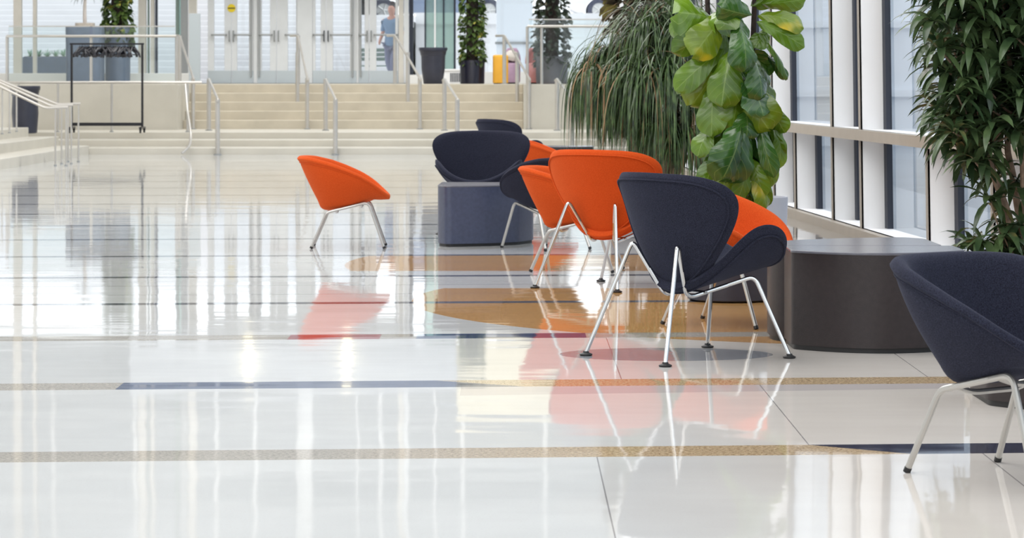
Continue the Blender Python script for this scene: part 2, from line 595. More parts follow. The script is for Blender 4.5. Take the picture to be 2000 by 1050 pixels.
# upper flight: five risers between the terrace wall and the right hand block
X0, X1 = -6.05, .21
b = MB()
for i in range(5):
    z1 = ZL + (ZP - ZL) * (i + 1) / 5
    b.box(X0, X1, 51.8 + .36 * i, 59, ZL - .05, z1)
struct('floor_stairs', b, M['stone2'], smooth=False, bevel=.012)
b = MB()
b.box(-14, X0, 51.0, 59.2, ZL - .1, ZP)
b.box(X1, 2.3, 51.6, 59.2, ZL - .1, ZP)
struct('floor_platform', b, M['stone'], smooth=False, bevel=.01)
b = MB(); b.box(X0, X1, 53.3, 59.2, 1.0, ZP + .002)
struct('floor_entrance', b, M['stone'], smooth=False)

# steps along the left side of the hall, rising to the left
b = MB()
b.box(-14, -7.0, 36, 46.6, -.1, .15)
b.box(-14, -7.5, 36, 46.6, .1, .30)
b.box(-14, -8.0, 36, 46.6, .1, .45)
struct('floor_sidesteps', b, M['stone'], smooth=False, bevel=.012)

b = MB(); b.box(-14.3, 5, -5.3, 59.5, 9.5, 9.7)
struct('ceiling', b, M['wallw'], smooth=False)
b = MB(); b.box(-14.3, -14, -5.3, 59, -.1, 9.5)
struct('wall_left', b, M['wallw'], smooth=False)
b = MB(); b.box(-14, 4.6, -5.3, -5, -.1, .9)  # unseen wall, opened above the sill so sky light fills from behind
for k in range(9):
    b.box(-14 + 2.25 * k, -13.85 + 2.25 * k, -5.2, -5.05, .9, 9.5)
for z in (4.6, 7.0, 9.3):
    b.box(-14, 4.6, -5.2, -5.05, z, z + .12)
struct('wall_behind', b, M['wallw'], smooth=False)
b = MB(); b.box(-14, 4.6, -5.14, -5.13, .9, 9.5)
struct('window_100', b, M['glass'], smooth=False)  # unseen pane of the opening added for that fill light

# ------------------------------------------------------------------ right hand window wall: deep white niches between steel fins
lower = [-3.0, 0.0, 2.7, 5.3, 7.3, 9.9, 11.16, 13.16, 15.76, 17.1, 19.1, 21.7, 23.04, 25.07, 26.4, 29.0, 31.0, 33.5, 36.0, 38.5, 41.0, 43.5, 46.0, 49, 52, 55, 58.4]
upper = [-3.0, 2.7, 7.3, 11.16, 13.16, 17.0, 21.7, 23.04, 26.5, 29.0, 33.5, 38.5, 43.5, 49, 55, 58.4]
LEAN = 0.014                    # the wall leans in a little towards its top


def wp(Y, d, z):
    """point on the window wall: Y along it, d outwards, z up"""
    return Vector((XW(Y) + d - LEAN * (z - .8), Y, z))


wb = MB(); fin = MB(); DEP = .21
nwin = [0]


def quad(mb, a, c, d, e):
    mb.add([a, c, d, e], [(0, 1, 2, 3)])


def bay(Ya, Yb, z0, z1):
    nwin[0] += 1
    w = sempty('window_%d' % nwin[0], (XW((Ya + Yb) / 2) + DEP, (Ya + Yb) / 2, z0))
    g = .03
    quad(wb, wp(Yb, 0, z0), wp(Yb, DEP, z0), wp(Yb, DEP, z1), wp(Yb, 0, z1))
    quad(wb, wp(Ya, 0, z0), wp(Ya, 0, z1), wp(Ya, DEP, z1), wp(Ya, DEP, z0))
    quad(wb, wp(Ya, -.01, z0), wp(Ya, DEP, z0), wp(Yb, DEP, z0), wp(Yb, -.01, z0))
    quad(wb, wp(Ya, 0, z1), wp(Yb, 0, z1), wp(Yb, DEP, z1), wp(Ya, DEP, z1))
    p = MB(); quad(p, wp(Ya, DEP, z0), wp(Ya, DEP, z1), wp(Yb, DEP, z1), wp(Yb, DEP, z0))
    p.build('pane', M['glassb'], w, smooth=False, world=True)
    fr = MB()
    for Y in (Yb - .001, Ya + .001):
        s = -1 if Y > (Ya + Yb) / 2 else 1
        vs = [wp(Y, DEP - .034, z0), wp(Y + s * .12, DEP - .034, z0), wp(Y + s * .12, DEP + .01, z0), wp(Y, DEP + .01, z0)]
        vt = [wp(Y, DEP - .034, z1), wp(Y + s * .12, DEP - .034, z1), wp(Y + s * .12, DEP + .01, z1), wp(Y, DEP + .01, z1)]
        fr.add(vs + vt, [(0, 1, 5, 4), (1, 2, 6, 5), (2, 3, 7, 6), (3, 0, 4, 7), (0, 3, 2, 1), (4, 5, 6, 7)])
    recalc(fr.build('gasket', M['gasket'], w, smooth=False, world=True))


def finbar(Y, z0, z1):
    vs = []
    for z in (z0, z1):
        vs += [wp(Y - .012, -.012, z), wp(Y + .012, -.012, z), wp(Y + .012, .014, z), wp(Y - .012, .014, z)]
    fin.add(vs, [(0, 1, 5, 4), (1, 2, 6, 5), (2, 3, 7, 6), (3, 0, 4, 7), (0, 3, 2, 1), (4, 5, 6, 7)])


for a, c in zip(lower[:-1], lower[1:]):
    bay(a + .012, c - .012, .075, .755); finbar(a, .07, .76)
for a, c in zip(upper[:-1], upper[1:]):
    for z0, z1 in ((.835, 3.6), (3.7, 6.3), (6.4, 8.8)):
        bay(a + .012, c - .012, z0, z1)
    finbar(a, .83, 8.8)
for Y in (19.1, 25.07):
    pass
b = MB()
ys = sorted(set(lower + upper + [30.0]))
for z0, z1 in ((3.6, 3.7), (6.3, 6.4), (8.8, 9.5), (-.1, .075)):
    for a, c in zip(ys[:-1], ys[1:]):
        quad(wb, wp(a, 0, z0), wp(a, 0, z1), wp(c, 0, z1), wp(c, 0, z0))
struct('wall_right', wb, M['white'], smooth=False)
recalc(struct('trim_mullions', fin, M['alu'], smooth=False))


def ledge(name, z0, z1, d0, m):
    b = MB()
    rows = [[wp(Y, d0, z0), wp(Y, d0, z1), wp(Y, .02, z1), wp(Y, .02, z0)] for Y in ys]
    b.grid(rows, closed=True)
    return recalc(struct(name, b, m, smooth=False))


ledge('trim_rail', .755, .835, -.06, M['alu'])
ledge('baseboard_right', 0.0, .075, -.07, M['alu'])

# outside the right hand windows
b = MB(); b.box(4.5, 60, -20, 130, -.3, -.1)
struct('floor_pavement', b, M['paving'], smooth=False)
b = MB()
b.box(14, 15, -20, 62, -.1, 7)
for k in range(24):
    b.box(13.8, 14, -18 + 3.3 * k, -17.4 + 3.3 * k, -.1, 7)
for z in (1.2, 2.6, 4.2, 5.8):
    b.box(13.85, 14, -20, 62, z, z + .18)
struct('wall_opposite', b, M['facade'], smooth=False)
b = MB()
b.box(4.6, 40, 57.2, 58.4, -.1, 9)
for q in range(7):
    b.box(5.2 + 1.7 * q, 5.5 + 1.7 * q, 57.05, 57.2, -.1, 9)
for z in (.9, 2.3, 4.0):
    b.box(4.6, 40, 57.1, 57.2, z, z + .14)
struct('wall_neighbour', b, M['facade'], smooth=False)

# ------------------------------------------------------------------ the entrance front
YF = 58.5
SF = F / YF


def fx(p): return (p - 1000) / SF
def fz(y): return CH - (y - 160) / SF


def fbox(mb, p0, p1, z0, z1, y0=0.0, y1=.12):
    mb.box(fx(p0), fx(p1), YF + y0, YF + y1, z0, z1)


# fixed columns and mullions of the glazing
cols = [(-300, -288, 'mul_beige'), (-150, -138, 'mul_beige'), (26, 42, 'mul_beige'), (64, 71, 'mul_beige'),
        (270, 285, 'mul_beige'), (288, 291, 'mul_green'), (294, 301, 'mul_beige'), (303, 307, 'gasket'),
        (343, 349, 'mul_green'), (353, 366, 'alud'), (368, 384, 'mul_beige'), (495.5, 502.5, 'door'), (580, 610, 'door'),
        (696.5, 700.5, 'door'), (778.5, 788, 'mul_beige'), (789, 798, 'door'), (799, 807, 'gasket'), (829, 832, 'gasket'),
        (848, 851, 'white'), (865, 868, 'gasket'), (886, 890, 'gasket'), (1190, 1215, 'mul_beige')]
groups = {}
for p0, p1, m in cols:
    groups.setdefault(m, MB())
    fbox(groups[m], p0, p1, ZP, 8.9 if m != 'gasket' else 3.95)
for i, (m, mb) in enumerate(groups.items()):
    struct('trim_%d' % (i + 1), mb, M[m], smooth=False)
# low sill walls under the windows
b = MB()
fbox(b, -420, 384, ZP, fz(143), -.25, .14)
fbox(b, 796, 900, ZP, fz(146), -.15, .14)
fbox(b, 896, 1225, ZP, fz(140), -.1, .14)
struct('wall_sill', b, M['wallw'], smooth=False, bevel=.01)
# vestibule bulkhead over the doors with a cream panel beside it, and the glazing above
b = MB(); fbox(b, 268, 893, 3.95, 5.15, -1.2, .14)
struct('wall_bulkhead', b, M['bulk'], smooth=False)
b = MB(); fbox(b, 893, 1100, 4.05, 5.75, -.6, .14)
struct('wall_cream', b, M['cream'], smooth=False)
b = MB()
for z in (5.15, 5.75, 6.7, 7.6, 8.8):
    fbox(b, -420, 1225, z, z + .1, -.02, .1)
for k in range(10):
    fbox(b, -380 + 160 * k, -372 + 160 * k, 5.2, 9, -.02, .1)
fbox(b, -420, 268, 3.95, 4.1, -.02, .1)
fbox(b, 1100, 1225, 3.95, 4.1, -.02, .1)
fbox(b, -420, 1225, 8.9, 9.5, -.02, .12)
struct('trim_transoms', b, M['door'], smooth=False)
k = 40


def pane_win(p0, p1, z0, z1, m):
    global k
    k += 1
    b = MB(); fbox(b, p0, p1, z0, z1, .05, .06)
    nwin[0] += 1
    return struct('window_%d' % nwin[0], b, M[m], smooth=False)


for a_, c_ in ((-420, 26), (42, 64), (71, 270)):
    pane_win(a_, c_, fz(143), 4.0, 'glass')
    pane_win(a_, c_, 4.1, 8.9, 'glassu')
pane_win(307, 343, fz(143), 3.95, 'glass')
pane_win(349, 353, fz(143), 3.95, 'glassg')
pane_win(807, 829, fz(146), 3.95, 'glass')
pane_win(832, 848, fz(146), 3.95, 'glassg')
pane_win(851, 865, fz(146), 3.95, 'glassg')
pane_win(868, 886, fz(146), 3.95, 'glassg')
pane_win(890, 1190, fz(140), 3.95, 'glass')
pane_win(268, 1225, 5.16, 8.9, 'glassu')

# the four pairs of entrance doors
pairs = [((405, 452, 418, 438), (452, 496, 463, 486)),
         ((502, 540, 511, 527), (540, 580, 562, 578)),
         ((610, 637, 616, 626), (637, 697, 650, 683)),
         ((700, 721, 706, 712), (721, 778, 735, 772))]
TOP = 3.75
for i, pr in enumerate(pairs):
    d = sempty('door_%d' % (i + 1), (fx(pr[0][1]), YF, ZP))
    for j, (p0, p1, g0, g1) in enumerate(pr):
        b = MB()
        fbox(b, p0 + .5, g0, ZP + .01, TOP, .02, .08)
        fbox(b, g1, p1 - .5, ZP + .01, TOP, .02, .08)
        fbox(b, g0, g1, TOP - .15, TOP, .02, .08)
        lf = b.build('door_leaf', M['door'], d, smooth=False, world=True, bevel=.004)
        b = MB(); fbox(b, p0 + .8, p1 - .8, ZP + .015, fz(138), .005, .085)
        b.build('kick_plate', M['kick'], lf, smooth=False).location = -Vector(d.location)
        b = MB(); fbox(b, g0, g1, fz(138), TOP - .15, .045, .055)
        b.build('pane', M['glass'], lf, smooth=False).location = -Vector(d.location)
        b = MB(); z = fz(68)
        b.tube([(fx(g0 - 4), YF, z), (fx(g0 - 4), YF - .07, z), (fx(g1 + 4), YF - .07, z), (fx(g1 + 4), YF, z)], .018, 8, .02)
        b.build('push_bar', M['alud'], lf).location = -Vector(d.location)
        # vertical pull beside the meeting stile
        b = MB()
        pc = p1 - 4 if j == 0 else p0 + 4
        b.tube([(fx(pc), YF + .02, z - .13), (fx(pc), YF - .05, z - .13), (fx(pc), YF - .05, z + .08), (fx(pc), YF + .02, z + .08)], .012, 8, .02)
        b.build('pull_handle', M['gasket'] if i == 2 else M['alud'], lf).location = -Vector(d.location)
    b = MB(); fbox(b, pr[0][0], pr[1][1], TOP, 3.95, .02, .1)
    b.build('door_header', M['door'], d, smooth=False, world=True)
b = MB(); fbox(b, 380, 796, ZP, ZP + .02, -.1, .12)
struct('trim_threshold', b, M['alud'], smooth=False)
# grey hinge strips beside the second and third mullions
b = MB()
fbox(b, 489, 492, fz(150), TOP, -.04, .02); fbox(b, 505, 508, fz(150), TOP, -.04, .02)
fbox(b, 686.5, 690, fz(150), TOP, -.04, .02); fbox(b, 703, 706, fz(150), TOP, -.04, .02)
struct('trim_hinges', b, M['alud'], smooth=False)

# grey side panel left of the doors
t = thing('partition_panel', 'tall plain grey panel standing left of the entrance doors', 'panel', (fx(394), 57.2, ZP))
s = F / 57.2
b = MB(); b.box(-.115, .115, -.03, .03, .02, 1.43); b.build('board', M['kick'], t, smooth=False, bevel=.004)
b = MB(); b.box(-.13, .13, -.08, .08, 0, .02); b.build('base_plate', M['alud'], t, smooth=False)
# round yellow sticker on the door
t = thing('door_sticker', 'round yellow sticker with a dark band on the left entrance door', 'sticker', (fx(452), YF + .012, fz(16)))
b = MB(); b.tube([(0, 0, 0), (0, -.006, 0)], .085, 32); b.build('disc', M['sticker'], t)
b = MB(); b.box(-.075, .075, -.009, -.005, -.014, .014); b.build('band', M['stickerbar'], t, smooth=False)
# two wall lamps on the bulkhead
for pxx, lb in ((497, 'left warm wall lamp on the grey bulkhead over the doors'), (685, 'right warm wall lamp on the grey bulkhead over the doors')):
    t = thing('wall_lamp', lb, 'lamp', (fx(pxx), YF - 1.2, 4.45), group='lamps over the entrance doors')
    b = MB(); b.box(-.06, .06, -.03, 0, -.2, .2); b.build('back_plate', M['alud'], t, smooth=False)
    b = MB(); b.lathe([(.07, -.18), (.09, -.17), (.09, .17), (.07, .18)], 0, -.1, 0, 20); b.build('lamp_shade', M['lamp'], t)

# ------------------------------------------------------------------ outside the entrance
b = MB(); b.box(-60, 40, 58.7, 66, .9, 1.12)
struct('floor_forecourt', b, M['concrete'], smooth=False)
b = MB()
n = 12
for i in range(n):
    b.box(-60, fx(792) * 66 / YF, 66 + .5 * i, 78, 1.0, 1.12 + (2.9 - 1.12) * (i + 1) / n)
for i in range(12):
    b.box(-60, fx(690) * 72 / YF, 72 + .5 * i, 84, 2.8, 2.9 + 1.78 * (i + 1) / n)
struct('floor_outersteps', b, M['concrete'], smooth=False, bevel=.02)
b = MB(); b.box(fx(792) * 66 / YF, 40, 73, 78, .9, 2.9)
b.box(fx(792) * 66 / YF, 40, 72.9, 73.1, 2.7, 2.98)
struct('wall_street', b, M['concrete'], smooth=False)
b = MB(); b.box(-60, 60, 78, 140, 2.6, 2.9)
struct('floor_street', b, M['asphalt'], smooth=False)
t = thing('street_pillar', 'pale square pillar in front of the parked blue car outside', 'pillar', (fx(1005) * 65 / YF, 65, 1.12))
b = MB(); b.box(-.42, .42, -.3, .3, 0, 4.2); b.build('shaft', M['facade'], t, smooth=False, bevel=.02)
b = MB(); b.box(-.45, .45, -.33, .33, .95, 1.0); b.build('band', M['alud'], t, smooth=False)

# ------------------------------------------------------------------ tub armchair: one upholstered shell on a four legged tube frame
def sp(c, e):
    return math.copysign(abs(c) ** e, c)


def interp(tab, x):
    for (x0, y0), (x1, y1) in zip(tab[:-1], tab[1:]):
        if x <= x1:
            return y0 + (y1 - y0) * max(0, min(1, (x - x0) / (x1 - x0)))
    return tab[-1][1]


RIMZ = [(-.40, .655), (-.377, .655), (-.33, .654), (-.269, .648), (-.149, .62), (-.026, .578), (.086, .53), (.15, .494), (.2, .458), (.25, .416), (.285, .388), (.30, .38)]


def tub_shell():
    mb = MB()
    NTH = 72
    rows = []
    cx, ax, ay = -.04, .335, .335
    for k in range(NTH):
        a = 2 * PI * k / NTH
        c, s_ = math.cos(a), math.sin(a)
        rx, ry = cx + ax * sp(c, .86), ay * sp(s_, .86)
        rz = interp(RIMZ, rx)
        # foot of the outer skin
        bx, by = .0 + .185 * sp(c, .9), .17 * sp(s_, .9)
        bz = .262 + (bx + .185) * .225
        rim = Vector((rx, ry, rz)); base = Vector((bx, by, bz))
        out = Vector((sp(c, .86), sp(s_, .86), 0)).normalized()
        prof = []
        # under side: centre -> base
        mid = Vector((.0, 0, .262 + .185 * .225))
        prof.append(mid + (base - mid) * .02 + Vector((0, 0, -.004)))
        prof.append(mid + (base - mid) * .55 + Vector((0, 0, -.004)))
        prof.append(mid + (base - mid) * .93 + Vector((0, 0, -.002)))
        front = max(0, c) ** 2
        rimo = rim + Vector((0, 0, -.034 * front)) - out * .008 * front
        d = rimo - base
        bul = .034 * (1 - .6 * front) * (1 - .7 * max(0, -c) ** 3)
        prof.append(base + out * .028 + Vector((0, 0, .022)) + d * .02)
        for u in (.15, .35, .55, .75, .88):
            prof.append(base + d * u + out * bul * math.sin(PI * min(1, u * 1.02)) ** .8)
        # seam groove below the padded roll
        prof.append(base + d * .905 + out * (bul * .28 - .003 * (1 - front)))
        prof.append(base + d * .93 + out * (bul * .25 + .005 * (1 - front)))
        # the roll: over the rim and inwards
        T = .052
        prof.append(rimo + out * .006 + Vector((0, 0, -.008 * (1 - front))))
        prof.append(rim + out * .004 + Vector((0, 0, -.008)))
        prof.append(rim - out * .006 + Vector((0, 0, .010)))
        prof.append(rim - out * T * .55 + Vector((0, 0, .012)))
        prof.append(rim - out * T + Vector((0, 0, -.006)))
        prof.append(rim - out * (T + .012) + Vector((0, 0, -.03)))
        seatz = .395
        inner_base = Vector((.03 + .215 * sp(c, .9), .205 * sp(s_, .9), 0))
        inner_base.z = min(rim.z - .02, seatz - .075 + (inner_base.x + .2) * .16)
        q0 = rim - out * (T + .012) + Vector((0, 0, -.03))
        for u in (.3, .6, .85):
            w = u ** 1.25
            p = q0.lerp(inner_base, u)
            p.z = q0.z + (inner_base.z - q0.z) * (1 - (1 - u) ** 1.25)
            prof.append(p)
        cen = Vector((.03, 0, seatz - .05))
        prof.append(inner_base)
        prof.append(inner_base.lerp(cen, .45) + Vector((0, 0, -.004)))
        prof.append(inner_base.lerp(cen, .98))
        rows.append(prof)
    rows = [list(r) for r in zip(*rows)]
    mb.grid(rows, closed=True)
    n, m = len(rows), NTH
    mb.f.append(list(reversed(range(m))))
    mb.f.append([(n - 1) * m + i for i in range(m)])
    return mb


def tub_piping():
    mb = MB()
    pts = []
    cx, ax, ay = -.04, .335, .335
    for k in range(73):
        a = 2 * PI * k / 72
        c, s_ = math.cos(a), math.sin(a)
        rx, ry = cx + ax * sp(c, .86), ay * sp(s_, .86)
        bx, by = .185 * sp(c, .9), .17 * sp(s_, .9)
        base = Vector((bx, by, .262 + (bx + .185) * .225)); rim = Vector((rx, ry, interp(RIMZ, rx)))
        out = Vector((sp(c, .86), sp(s_, .86), 0)).normalized()
        bul = .034 * (1 - .6 * max(0, c) ** 2) * (1 - .7 * max(0, -c) ** 3)
        pts.append(base + (rim - base) * .905 + out * (bul * .28 + .001))
    mb.tube(pts, .0035, 6)
    return mb


TUB_MESH = {}


def tub_chair(label, colour, x, y, rz, group):
    t = thing('tub_armchair', label, 'armchair', (x, y, 0), rz, group)
    fab = M[colour]
    if colour not in TUB_MESH:
        o = tub_shell().build('shell', fab, t, sub=1, sharp=180); recalc(o)
        p = tub_piping().build('piping', fab, o)
        lst = []
        for s in (-1, 1):
            rf, rk = Vector((-.268, s * .2, .006)), Vector((-.157, s * .172, .262))
            ff, fk = Vector((.258, s * .2, .006)), Vector((.142, s * .172, .334))
            m1, m2 = rk.lerp(fk, .3), rk.lerp(fk, .7)
            q = MB(); q.tube([rf, rk, m1], .0105, 10, .03); l1 = q.build('leg', M['satin'], t)
            q = MB(); q.tube([ff, fk, m2], .0105, 10, .05); l2 = q.build('leg', M['satin'], t)
            q = MB(); q.tube([m1, m2], .0105, 10); l3 = q.build('frame_rail', M['satin'], t)
            for l, ft, kn in ((l1, rf, rk), (l2, ff, fk)):
                d = (kn - ft).normalized()
                q = MB(); q.tube([ft - d * .004, ft + d * .012], .012, 10); q.build('foot_cap', M['pad'], l)
            lst += [l1, l2, l3]
        for xx, zz in ((-.09, .278), (.09, .318)):
            q = MB(); q.tube([(xx, -.172, zz), (xx, -.1, zz - .022), (xx, .1, zz - .022), (xx, .172, zz)], .009, 8, .05)
            q.build('crossbar', M['satin'], t)
        TUB_MESH[colour] = t
    else:
        for ch in TUB_MESH[colour].children: copy_tree(ch, t)
    return t


def face(dx, dy): return math.atan2(dy, dx)


G1 = 'tub armchairs in the lounge'
tub_chair('orange tub armchair standing alone on the open floor, seen from its side', 'orange', -1.18, 20.45, face(1, .02), G1)
tub_chair('navy tub armchair at the right edge, nearest the front', 'navy', 1.535, 8.56, face(.60, -.80), G1)
tub_chair('orange tub armchair tucked left of the taller orange chair with visible back legs', 'orange', .42, 17.92, face(.97, -.2), G1)
tub_chair('orange tub armchair mostly hidden behind the charcoal lounge chair, facing the big dark table', 'orange', 1.08, 13.97, face(.83, -.55), G1)
tub_chair('black tub armchair half hidden behind the orange chairs, turned away beside the small drum table', 'navy', .24, 20.3, face(-.59, .8), G1)
tub_chair('distant orange tub armchair peeking out right of the blue-black lounge chair', 'orange', .34, 26.8, face(1, -.05), G1)


# ------------------------------------------------------------------ lounge chair: two bent pick shaped shells on two bent rods
def pick_outline(th):
    """rounded pick in (p across, q along 0..1.0): narrow at q=0, broad at q~.72"""
    return th


def shell_pick(L, HW, R, hold, thick, org, fwd_tilt, flip):
    """grid of a bent, padded, pick shaped shell. flat coords p (across), q (along)"""
    pass


def seat_half(q):
    tab = [(0, 0), (.02, .2), (.06, .36), (.12, .52), (.2, .68), (.3, .84), (.4, .945), (.5, 1.0), (.58, 1.0), (.66, .975), (.74, .925), (.81, .85), (.87, .75), (.92, .62), (.96, .46), (.985, .3), (1, 0)]
    return interp(tab, q)


def pick_half(q):
    """half width of the pick at q in 0..1 (fraction of the broadest)"""
    if q <= 0 or q >= 1: return 0.0
    tab = [(0, .0), (.02, .17), (.06, .30), (.12, .42), (.2, .54), (.3, .67), (.4, .80), (.5, .90), (.58, .97), (.66, 1.0), (.73, .985), (.8, .93), (.86, .84), (.91, .72), (.95, .56), (.98, .37), (1, 0)]
    return interp(tab, q)


def pick_polar(NS, half=None):
    """closed outline points (p, q) of the pick, resampled by angle about (0,.6)"""
    raw = []
    qs = [0.0005, .02, .04, .06, .09, .12, .16, .2, .25, .3, .35, .4, .45, .5, .55, .6, .64, .68, .71, .74, .77, .8, .83, .86, .885, .91, .93, .95, .965, .98, .99, .9995]
    for q in qs: raw.append(((half or pick_half)(q), q))
    loop = raw + [(-p, q) for p, q in reversed(raw)]
    # resample by arc length with smoothing
    pts = [Vector((p * .8, q, 0)) for p, q in loop]
    for _ in range(3):
        pts = [(pts[i - 1] + pts[i] * 2 + pts[(i + 1) % len(pts)]) / 4 for i in range(len(pts))]
    n = len(pts)
    ln = [0]
    for i in range(n): ln.append(ln[-1] + (pts[(i + 1) % n] - pts[i]).length)
    out = []
    j = 0
    for k in range(NS):
        d = ln[-1] * k / NS
        while ln[j + 1] < d: j += 1
        f = (d - ln[j]) / (ln[j + 1] - ln[j])
        p = pts[j % n].lerp(pts[(j + 1) % n], f)
        out.append((p.x / .8, p.y))
    return out


OUT = pick_polar(64)
OUT_SEAT = pick_polar(64, seat_half)


def bent(p, q, nrm, HW, L, R, fr):
    """flat pick point -> space. fr: (origin, along, across, out) frame; bends towards out"""
    O, A, W, N = fr
    x = p * HW
    a = x / R
    base = O + A * (q * L)
    lat = W * ((R - nrm) * math.sin(a))
    dep = N * (R - (R - nrm) * math.cos(a))
    return base + lat + dep


def slice_shell(HW, L, R, fr, T=.026, OUT=OUT):
    mb = MB()
    C = (0, .58)
    rows = []
    radii = [1.0, .995, .975, .93, .85, .7, .5, .3, .12]
    def off(r): return T * (1 - max(0, (r - .86) / .14) ** 2.2 * .96) if r > .86 else T
    front = [(r, off(r)) for r in radii[1:]]
    back = [(r, -off(r)) for r in reversed(radii[1:])]
    seq = list(reversed(front)) + [(1.0, 0.0)] + list(reversed(back))
    for r, nn in seq:
        rows.append([bent(C[0] + (p - C[0]) * r, C[1] + (q - C[1]) * r, nn, HW, L, R, fr) for p, q in OUT])
    mb.grid(rows, closed=True)
    m = len(OUT); n = len(rows)
    mb.f.append(list(reversed(range(m))))
    mb.f.append([(n - 1) * m + i for i in range(m)])
    return mb


def slice_piping(HW, L, R, fr, T=.026, r=.9, side=-1, OUT=OUT):
    mb = MB()
    C = (0, .58)
    pts = [bent(C[0] + (p - C[0]) * r, C[1] + (q - C[1]) * r, side * (T * .93 + .001), HW, L, R, fr) for p, q in OUT]
    mb.tube(pts + pts[:1], .0045, 6)
    return mb


def fr_back():
    lean = math.radians(21)
    A = Vector((-math.sin(lean), 0, math.cos(lean)))
    N = Vector((math.cos(lean), 0, math.sin(lean)))
    return (Vector((-.035, 0, .29)), A, Vector((0, 1, 0)), N)


def fr_seat():
    t = math.radians(12)
    A = Vector((math.cos(t), 0, math.sin(t)))
    N = Vector((-math.sin(t), 0, math.cos(t)))
    return (Vector((-.11, 0, .298)), A, Vector((0, 1, 0)), N)


SL = {}


def lounge_chair(label, colour, x, y, rz, group):
    t = thing('lounge_chair', label, 'lounge chair', (x, y, 0), rz, group)
    fab = M[colour]
    if colour in SL:
        for ch in SL[colour].children: copy_tree(ch, t)
        return t
    SL[colour] = t
    a = dict(HW=.44, L=.56, R=.58, fr=fr_back())
    o = slice_shell(**a).build('backrest', fab, t, sub=1, sharp=180); recalc(o)
    slice_piping(**a).build('piping', fab, o)
    a = dict(HW=.44, L=.545, R=.37, fr=fr_seat(), OUT=OUT_SEAT)
    o = slice_shell(**a).build('seat', fab, t, sub=1, sharp=180); recalc(o)
    slice_piping(**a).build('piping', fab, o)
    for s in (-1, 1):
        rf, pk = Vector((-.335, s * .292, .012)), Vector((-.175, s * .165, .508))
        lo, kn, ff = Vector((-.06, s * .075, .262)), Vector((.255, s * .15, .352)), Vector((.335, s * .292, .012))
        m1, m2 = pk.lerp(lo, .5), kn.lerp(lo, .4)
        q = MB(); q.tube([rf, pk, m1], .0095, 10, .035); l1 = q.build('leg', M['chrome'], t)
        q = MB(); q.tube([ff, kn, m2], .0095, 10, .04); l2 = q.build('leg', M['chrome'], t)
        q = MB(); q.tube([m1, lo, m2], .0095, 10, .05); q.build('frame_rail', M['chrome'], t)
        for l, f in ((l1, rf), (l2, ff)):
            q = MB(); q.lathe([(.024, 0), (.028, .003), (.028, .008), (.014, .014), (.012, .02)], f.x, f.y, 0, 20)
            q.build('foot_pad', M['pad'], l)
    q = MB(); q.tube([(.02, -.11, .287), (.02, .11, .287)], .008, 8); q.build('crossbar', M['chrome'], t)
    return t


G2 = 'two shell lounge chairs'
lounge_chair('charcoal two-shell lounge chair in the centre foreground, seen from behind', 'navy', .765, 12.3, face(.833, .55), G2)
lounge_chair('orange two-shell lounge chair seen from behind, just left of the charcoal one', 'orange', .568, 16.5, face(.60, .80), G2)
lounge_chair('blue-black two-shell lounge chair facing us behind the small drum table', 'navy', -.25, 22.5, face(-.10, -1), G2)
lounge_chair('farthest black lounge chair, only its top showing behind the blue-black one', 'navy', -.09, 30.0, face(.833, .55), G2)


# ------------------------------------------------------------------ drum tables
def rounded(poly, r, n=6):
    out = []
    m = len(poly)
    for i in range(m):
        a, b_, c = Vector(poly[i - 1]), Vector(poly[i]), Vector(poly[(i + 1) % m])
        d0, d1 = (a - b_), (c - b_)
        rr = min(r, d0.length * .45, d1.length * .45)
        p0, p2 = b_ + d0.normalized() * rr, b_ + d1.normalized() * rr
        for k in range(n + 1):
            t = k / n
            out.append(p0 * (1 - t) ** 2 + b_ * 2 * t * (1 - t) + p2 * t * t)
    return [(p.x, p.y) for p in out]


def scalep(pts, d):
    """inset a polygon towards its centre by about d"""
    c = sum((Vector(p) for p in pts), Vector((0, 0))) / len(pts)
    out = []
    for p in pts:
        v = Vector(p) - c
        out.append(tuple(c + v * (1 - d / max(v.length, 1e-6))))
    return out


def drum_table(label, loc, pts, h=.445, body='tbody'):
    t = thing('drum_table', label, 'table', loc, 0, 'dark drum tables')
    b = MB(); b.prism(scalep(pts, .012), 0, .022); b.build('plinth', M['pad'], t, sharp=40)
    b = MB(); b.prism(pts, .022, h - .012); b.build('body', M[body], t, sharp=40)
    b = MB(); b.prism(scalep(pts, -.002), h - .012, h); b.build('tabletop', M['ttop'], t, sharp=40, bevel=.003)
    return t


def arc(cx, cy, r, a0, a1, n=24):
    return [(cx + r * math.cos(math.radians(a0 + (a1 - a0) * k / n)), cy + r * math.sin(math.radians(a0 + (a1 - a0) * k / n))) for k in range(n + 1)]


# two halves of one large oval table (front half bowed towards us)
def bow(x0, x1, y0, yb, n=28):
    """bowed edge from (x0,y0) to (x1,y0), bulging to yb"""
    out = []
    for k in range(n + 1):
        u = k / n
        out.append((x0 + (x1 - x0) * u, y0 + (yb - y0) * (1 - (2 * u - 1) ** 2)))
    return out


